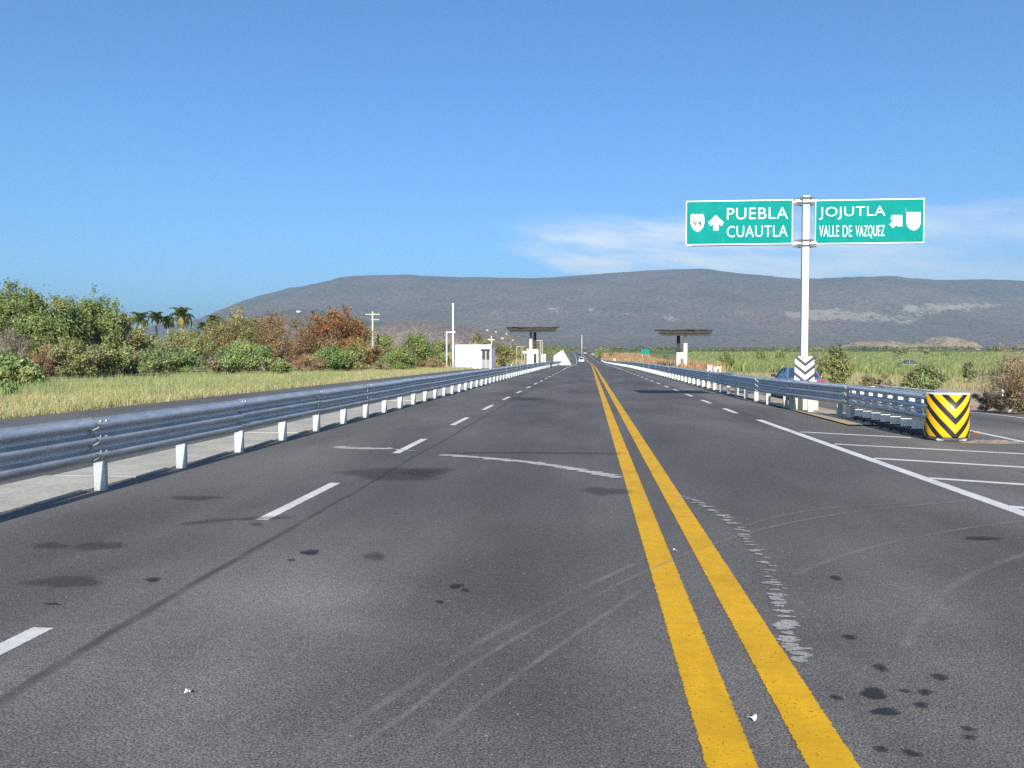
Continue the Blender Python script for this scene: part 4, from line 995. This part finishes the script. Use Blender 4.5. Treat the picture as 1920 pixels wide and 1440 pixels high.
# rear rows that close the belt
for px_, top_, w_, Y_, pal_, lab_ in ((40, 575, 150, 74, OLIVE, 'olive tree mass behind the near green shrub at the left edge'), (135, 598, 110, 76, GREEN, 'dark tree behind the grey-green shrub'), (210, 604, 110, 80, OLIVE, 'olive tree closing the gap left of the leftmost palm'), (290, 622, 110, 92, GREEN, 'low dark tree at the foot of the slim palm'),
        (365, 616, 100, 96, OLIVE, 'olive tree behind the broad green shrub'), (425, 606, 90, 96, OLIVE, 'olive tree behind the dusty shrub, right of the palms'), (478, 612, 90, 96, BROWN + OLIVE, 'brown-olive tree between the olive and withered trees'), (562, 608, 90, 92, BROWN + RED[:2], 'russet brown tree joining the withered and rust-red trees'),
        (600, 630, 100, 84, RED[2:] + BROWN + OLIVE[:1], 'orange-brown brush under the rust-red tree, left side'), (668, 632, 90, 86, OLIVE + RED[:2], 'mixed olive and orange brush left of the utility pole'), (735, 646, 90, 100, OLIVE, 'olive brush between the utility pole and domed tree'), (800, 650, 80, 110, GREEN, 'green brush right of the domed tree'),
        (430, 668, 80, 70, OLIVE, 'low olive brush left of the bright green shrub'), (250, 662, 100, 66, GREYG + OLIVE, 'low dusty brush between the yellow-green and broad green shrubs'), (100, 672, 90, 62, OLIVE + BROWN[:1], 'low olive brush left of the grey-green shrub foot')):
    veg('thicket', px_, top_, w_, Y_, pal_, lab_, 'thicket', n=6500, leaf=.2, lobes=26, bottom=.0)
# right side
veg('shrub', 1570, 650, 74, 50, OLIVE + GREEN, 'leafy green bush behind the parked car', 'bush', n=7500, leaf=.13, lobes=18, bottom=.0)
veg('shrub', 1530, 658, 44, 52, GREY + OLIVE[:1], 'thin grey-brown bush left of the leafy green bush', 'bush', n=2500, leaf=.13, lobes=10, bottom=.0, dry=True, aspect=.3)
veg('shrub', 1738, 682, 96, 42, BRIGHT + GREYG, 'spreading green weed bush in the right field edge', 'bush', n=6500, leaf=.11, lobes=18, bottom=.0)
veg('shrub', 1820, 678, 34, 62, GREY + GREEN, 'small dark bush standing alone in the right field', 'bush', n=2500, leaf=.16, lobes=10, bottom=.0)
veg('shrub', 1892, 656, 112, 25.5, DRY + GREY + [(.13,.13,.05)], 'tall dry brown brush at the right frame edge', 'bush', n=11000, leaf=.085, lobes=26, bottom=.0, dry=True, aspect=.22, bark='bark_pale')
veg('shrub', 1930, 690, 130, 24, DRY + BROWN, 'lower dry brush at the right frame edge under the tall brush', 'bush', n=7500, leaf=.08, lobes=20, bottom=.0, dry=True, aspect=.22)
veg('shrub', 1850, 733, 70, 27.5, BROWN + GREY, 'dark dry thicket where the slip road meets the brush', 'bush', n=4500, leaf=.075, lobes=14, bottom=.0, dry=True, aspect=.25)
veg('shrub', 1650, 700, 80, 48, GREYG + DRY[:1], 'low weedy bush right of the leafy green bush', 'bush', n=3500, leaf=.11, lobes=14, bottom=.0)
veg('broadleaf_tree', 1362, 660, 36, 128, GREEN, 'small round dark tree above the concrete block', 'tree', n=3000, leaf=.26, lobes=12, bottom=.05)
veg('shrub', 1272, 688, 26, 120, BROWN, 'small brown bush at the foot of the right canopy', 'bush', n=1500, leaf=.2, lobes=8, bottom=.0, dry=True)

# palms
def frond_mesh(L_, seed):
    rr = np.random.default_rng(seed); mb = MB(); pts = []
    for i in range(11):
        t = i/10; pts.append((L_*(t*.82), 0, L_*(.55*t - .95*t*t*t*.9)))
    mb.tube(pts, [.03*(1-.8*i/10)+.006 for i in range(11)], 4, caps=False)
    for i in range(1, 44):
        t = .08 + .92*i/44; f = t*10; k_ = min(9, int(f)); a = Vector(pts[k_]).lerp(Vector(pts[k_+1]), f-k_)
        ll = L_*.36*math.sin(math.pi*min(1, .15+.8*t))**.7
        for s in (-1, 1):
            tip = a + Vector((ll*.45, s*ll*.85, -ll*rr.uniform(.15, .55))); w_ = Vector((.06, 0, 0))
            mb.add([a - w_, a + w_, tip], [(0, 1, 2)])
    me = mb.mesh('frond'); n = len(me.vertices)
    at_ = me.attributes.new('tint', 'FLOAT_COLOR', 'POINT'); c4 = np.ones((n, 4)); c4[:, :3] = pal([(.13,.17,.06), (.105,.145,.05), (.18,.21,.075)], n, .15)
    at_.data.foreach_set('color', c4.ravel()); me.materials.append(M['leaf']); return me
fr = [frond_mesh(1.7, 1), frond_mesh(1.5, 2)]
fdry = fr[1].copy(); a_ = fdry.attributes['tint']; n = len(fdry.vertices); c4 = np.ones((n, 4)); c4[:, :3] = pal([(.34,.26,.08), (.28,.22,.08)], n, .15); a_.data.foreach_set('color', c4.ravel())
fdry.materials.clear(); fdry.materials.append(M['dry_leaf'])
for i, (px, top, Y, s, dry_n, lab) in enumerate(((263, 583, 102, 1.15, 1, 'leftmost palm of the row above the shrubs'), (293, 581, 106, 1.0, 1, 'slim palm, second from the left in the row'), (341, 575, 102, 1.35, 4, 'largest palm with yellow hanging fronds'), (400, 588, 112, 1.0, 0, 'palm farthest right, above the olive tree'), (381, 600, 116, .8, 1, 'shorter palm left of the farthest right palm'), (315, 590, 108, .9, 2, 'yellowing palm left of the largest palm'))):
    x, _, z = at(px, top + 6, Y); h = z - zg(Y) - .55*s
    pm_ = empty('palm_tree', (x, Y, zg(Y)), lab, 'palm tree')
    MB().tube([(0,0,-.2), (.06,0,h*.4), (-.04,0,h*.8), (0,0,h)], [.24*s, .18*s, .15*s, .13*s], 9).build('trunk', M['bark_pale'], pm_, True)
    nf = 24
    for k_ in range(nf):
        dry_f = k_ < dry_n
        o = link(bpy.data.objects.new('frond', fdry if dry_f else fr[k_ % 2]), pm_); o.location = (0, 0, h - .03)
        up = random.uniform(-.75, .55) if k_ % 3 else random.uniform(-1.3, -.8)
        o.rotation_euler = (random.uniform(-.3, .3), .9 if dry_f else up + .25, 2.4*k_ + random.uniform(-.2, .2)); o.scale = (s*.88, s*.88, s*.88)

# ------------------------------------------------------------------ grasses (uncountable)
def blades(name, xy, hmin, hmax, wd, palette, label, cat, lean=.35, base=zg, w=None, mat='grass'):
    n = len(xy); h = rng.uniform(hmin, hmax, n) * np.clip(rng.normal(1, .18, n), .5, 1.5) * np.array([1 + .55*mnoise.noise((a*.35, b*.35, 9.1)) for a, b in xy])
    a = rng.uniform(0, 2*np.pi, n); ln = rng.normal(0, lean, n) * h
    zb = np.array([base(y, x) for x, y in xy]); wv = wd if np.isscalar(wd) else wd
    dx, dy = np.cos(a), np.sin(a); b2 = rng.uniform(-.6, .6, n)
    p0 = np.stack([xy[:, 0] - wv*.5*np.cos(b2), xy[:, 1] - wv*.5*np.sin(b2), zb - .03], 1); p1 = np.stack([xy[:, 0] + wv*.5*np.cos(b2), xy[:, 1] + wv*.5*np.sin(b2), zb - .03], 1)
    mid = np.stack([xy[:, 0] + dx*ln*.3, xy[:, 1] + dy*ln*.3, zb + h*.6], 1)
    tip = np.stack([xy[:, 0] + dx*ln, xy[:, 1] + dy*ln, zb + h], 1)
    off = (p1 - p0) * .38
    V = np.stack([p0, p1, mid + off, mid - off, tip], 1).reshape(-1, 3)
    idx = np.arange(n)*5; lp = np.stack([idx, idx+1, idx+2, idx+3, idx+3, idx+2, idx+4], 1).ravel().astype(np.int32)
    me = bpy.data.meshes.new(name); me.vertices.add(5*n); me.vertices.foreach_set('co', V.ravel()); me.loops.add(7*n); me.polygons.add(2*n)
    me.loops.foreach_set('vertex_index', lp); ls = np.stack([np.arange(n)*7, np.arange(n)*7+4], 1).ravel().astype(np.int32)
    me.polygons.foreach_set('loop_start', ls); me.update(calc_edges=True)
    c4 = np.ones((n, 4)); c4[:, :3] = pal(palette, n, .2, w)
    at_ = me.attributes.new('tint', 'FLOAT_COLOR', 'POINT'); at_.data.foreach_set('color', np.repeat(c4, 5, axis=0).ravel()); me.materials.append(M[mat])
    return tag(link(bpy.data.objects.new(name, me)), label, cat, kind='stuff')
def clumped(n, x0, x1, y0, y1, ypow=1.0, scale=.7, thr=-.25):
    x = rng.uniform(x0, x1, n); y = y0 + (y1-y0)*rng.uniform(0, 1, n)**ypow
    k_ = np.array([mnoise.noise((a*scale, b*scale, 2.2)) > thr + rng.uniform(-.2, .2) for a, b in zip(x, y)])
    return np.stack([x[k_], y[k_]], 1)
GOLD = [(.42,.36,.19), (.36,.31,.15), (.47,.41,.24), (.31,.31,.13), (.20,.24,.085)]
xy = clumped(230000, -27, -14.5, 16, 112, 1.6, .55, -.16); edge = -14.42 - np.abs(rng.normal(0, .35, len(xy))) - .35*np.array([max(0, mnoise.noise((0, b*.5, 4.4))) for b in xy[:, 1]]); xy = xy[xy[:, 0] < edge]
blades('dry_grass', xy, .10, .34, .017, GOLD, 'golden dry grass along the left service road', 'grass', .8, w=[.18, .2, .12, .23, .27])
xy = clumped(26000, -30, -15.5, 19, 60, 1.4, .35, .08)
blades('tall_weeds', xy, .25, .6, .022, GOLD[3:] + BRIGHT[:2] + GREYG[:2], 'taller green and tan weeds among the golden grass', 'grass', .4)
xy = clumped(70000, 12.5, 40, 22, 90, 1.3, .5, -.15); keep = xy[:, 0] > 12.5 + 11*np.exp(-((xy[:, 1]-49)/17)**2) * (.8 + .4*rng.random(len(xy))); xy = xy[keep]
blades('verge_weeds', xy, .14, .55, .024, DRY + GREYG + BRIGHT[2:], 'tan and green weeds on the right verge', 'grass', .4)
n = 130000; yy = 55 + 440*rng.uniform(0, 1, n)**1.9; xx = 15 + (30 + .95*yy)*rng.uniform(0, 1, n)
k_ = xx > 14 + 26*np.clip((150-yy)/100, 0, 1)*rng.uniform(.75, 1, n); k_ &= ~((yy > 120) & (xx < 14 + (yy-120)*.10)); xx, yy = xx[k_], yy[k_]
blades('cane_field', np.stack([xx, yy], 1), .5, 1.12, .05 + .0011*yy, [(.15,.20,.06), (.19,.23,.08), (.12,.16,.05), (.24,.24,.10)], 'bright green cane field spreading across the right', 'crop', .3)
n = 60000; yy = 100 + 320*rng.uniform(0, 1, n)**1.2; xx = np.array([xc(y) for y in yy]) + 6.6 + (5 + .045*yy)*rng.uniform(0, 1, n)
blades('brown_grass', np.stack([xx, yy], 1), .45, 1.15, .03 + .0007*yy, [(.30,.17,.08), (.36,.23,.11), (.25,.15,.075), (.40,.30,.16)], 'rust-brown tall grass beside the far right guardrail', 'grass', .3)
n = 30000; yy = 118 + 320*rng.uniform(0, 1, n)**1.2; xx = np.array([xc(y) for y in yy]) - 16 - (4 + .18*yy)*rng.uniform(0, 1, n)
blades('roadside_brush', np.stack([xx, yy], 1), .4, 1.5, .04 + .001*yy, OLIVE + DRY, 'olive and tan brush beyond the booth canopy', 'grass', .3)

# distant woods along the valley floor
def woods(name, spots, label, palette, leaf, per):
    P, N, S_, T_ = [], [], [], []
    for x, y, w_, h in spots:
        n = per; d = rng.normal(size=(n, 3)); d /= np.linalg.norm(d, axis=1)[:, None]; r_ = rng.uniform(.5, 1, n)[:, None]
        li = rng.integers(0, 5, n); lc = rng.uniform(-.5, .5, (5, 3)) * np.array([w_, w_, h*.7]) + np.array([0, 0, h*.5])
        P.append(np.array([x, y, zg(y)]) + lc[li] + d*r_*np.array([w_*.34, w_*.34, h*.38])); N.append(d); S_.append(np.full(n, leaf)*rng.uniform(.6, 1.4, n)*(y/600))
        T_.append(pal(palette, n, .2)*rng.normal(1, .18))
    return tag(leaf_object(name, np.concatenate(P), np.concatenate(N), np.concatenate(S_), .7, np.clip(np.concatenate(T_), .004, .8), M['leaf']), label, 'wood', kind='stuff')
sp = []
for i in range(210):
    y = rng.uniform(520, 1500); pxx = rng.uniform(880, 2050); x = at(pxx, 668, y)[0]
    if abs(x - xc(min(y, 1200))) < 16 and y < 760: continue
    sp.append((x, y, rng.uniform(7, 20), rng.uniform(2.0, 4.2)))
woods('far_wood', sp, 'hazy dark tree line along the valley floor', [tuple(c*.62 for c in q) for q in GREEN + OLIVE], .85, 260)
sp = []
for i in range(150):
    y = rng.uniform(260, 720); pxx = rng.uniform(925, 1050); x = at(pxx, 668, y)[0]
    sp.append((x, y, rng.uniform(6, 12), rng.uniform(2.5, 5.0)))
woods('scattered_wood', sp, 'hazy trees beyond the booth canopy left of the far road', [tuple(c*.7 for c in q) for q in OLIVE + GREEN], .65, 220)
for i, (px, top, wpx, Y, lab) in enumerate(((1122, 657, 18, 300, 'dark round bush beside the brown grass near the far road'), (1145, 660, 12, 330, 'small bush just right of the dark round bush by the far road'), (1250, 662, 22, 330, 'bush in the field left of the right canopy columns'),
        (1425, 656, 24, 300, 'dark bush at the far field edge, right of the small round tree'), (1465, 657, 26, 310, 'dark bush at the far field edge left of the sign pole'), (1690, 655, 30, 380, 'dark tree clump at the far field edge below the tan hill'), (1735, 656, 34, 390, 'dark tree clump at the far field edge below the rocky hill'), (1775, 658, 20, 370, 'low dark clump right of the two field-edge tree clumps'))):
    veg('field_bush', px, top, wpx, Y, GREEN, lab, 'bush', n=1800, leaf=.55, lobes=9, bottom=.0)

# village houses on the lower slope, far left of the road
vill = []
hs = random.Random(8)
VLAB = ['tiny far village house, third from the right, left of the booth canopy roof', 'tiny far village house, rightmost, just left of the booth columns', 'tiny far village house above the right end of the white building', 'tiny far village house, lowest, right of the tree by the white building',
        'tiny far village house, highest and leftmost, above the white building', 'tiny far village house below the left tip of the canopy roof']
H_PX = [(950, 626), (972, 632), (930, 622), (942, 634), (914, 619), (962, 638)]
for i, (px, py) in enumerate(H_PX):
    x, Y, z = on_hill(4.0, px, py)
    w_, h = hs.uniform(4.5, 8), hs.uniform(2.0, 3.0)
    e = empty('village_house', (x, Y - 5, z - .5), VLAB[i], 'house', 'village houses on the far slope')
    MB().box(-w_/2, w_/2, 0, 8, -3, h).build('wall', M['block'], e); MB().box(-w_/2-.3, w_/2+.3, -.3, 8.3, h, h+.5).build('roof', M['house_roof'] if i % 3 == 0 else M['soffit'], e)
    for s in (-.25, .25): MB().box(w_*s-.6, w_*s+.6, -.06, -.005, .4, 1.4).build('window', M['house_window'], e)
x, Yh, z = on_hill(5.0, 561, 585)
e = empty('hilltop_house', (x, Yh - 6, z), 'lone white house high on the slope above the withered tree', 'house')
MB().box(-7, 7, 0, 10, -5, 4).build('wall', M['whitewash'], e); MB().box(-7.4, 7.4, -.4, 10.4, 4, 4.5).build('roof', M['soffit'], e)
for s in (-4, 0, 4): MB().box(s-1, s+1, -.06, -.005, 1.2, 2.6).build('window', M['house_window'], e)
# white scraps in the left grass
for px, py, Yd, lab in ((122, 760, 24.5, 'white plastic bag lying at the edge of the golden grass'), (148, 742, 30, 'pale rock half hidden in the golden grass')):
    x, y = gnd(px, py); mb = MB(); bm_pts = []
    bm = bmesh.new(); bmesh.ops.create_icosphere(bm, subdivisions=2, radius=.14)
    for v in bm.verts: v.co *= 1 + .35*mnoise.noise(v.co*9); v.co.z *= .6
    me = bpy.data.meshes.new('scrap'); bm.to_mesh(me); bm.free(); me.materials.append(M['litter'] if 'bag' in lab else M['block'])
    o = link(bpy.data.objects.new('plastic_bag' if 'bag' in lab else 'rock', me)); o.location = (x, y, .1); tag(o, lab, 'litter' if 'bag' in lab else 'rock')

# ------------------------------------------------------------------ air
def haze():
    me = bpy.data.meshes.new('haze'); o = bpy.data.objects.new('haze', me)
    MBx = MB().box(-9500, 9500, -600, 12500, -14, 640); me2 = MBx.mesh('haze'); o.data = me2
    t = NT('haze_air'); v = t.n.new('ShaderNodeVolumePrincipled'); v.inputs['Color'].default_value = (.50, .80, 1.0, 1); v.inputs['Density'].default_value = 1.2e-4
    v.inputs['Anisotropy'].default_value = 0.35
    t.L(v.outputs[0], t.out.inputs['Volume']); me2.materials.append(t.mat)
    link(o); tag(o, kind='stuff')
haze()
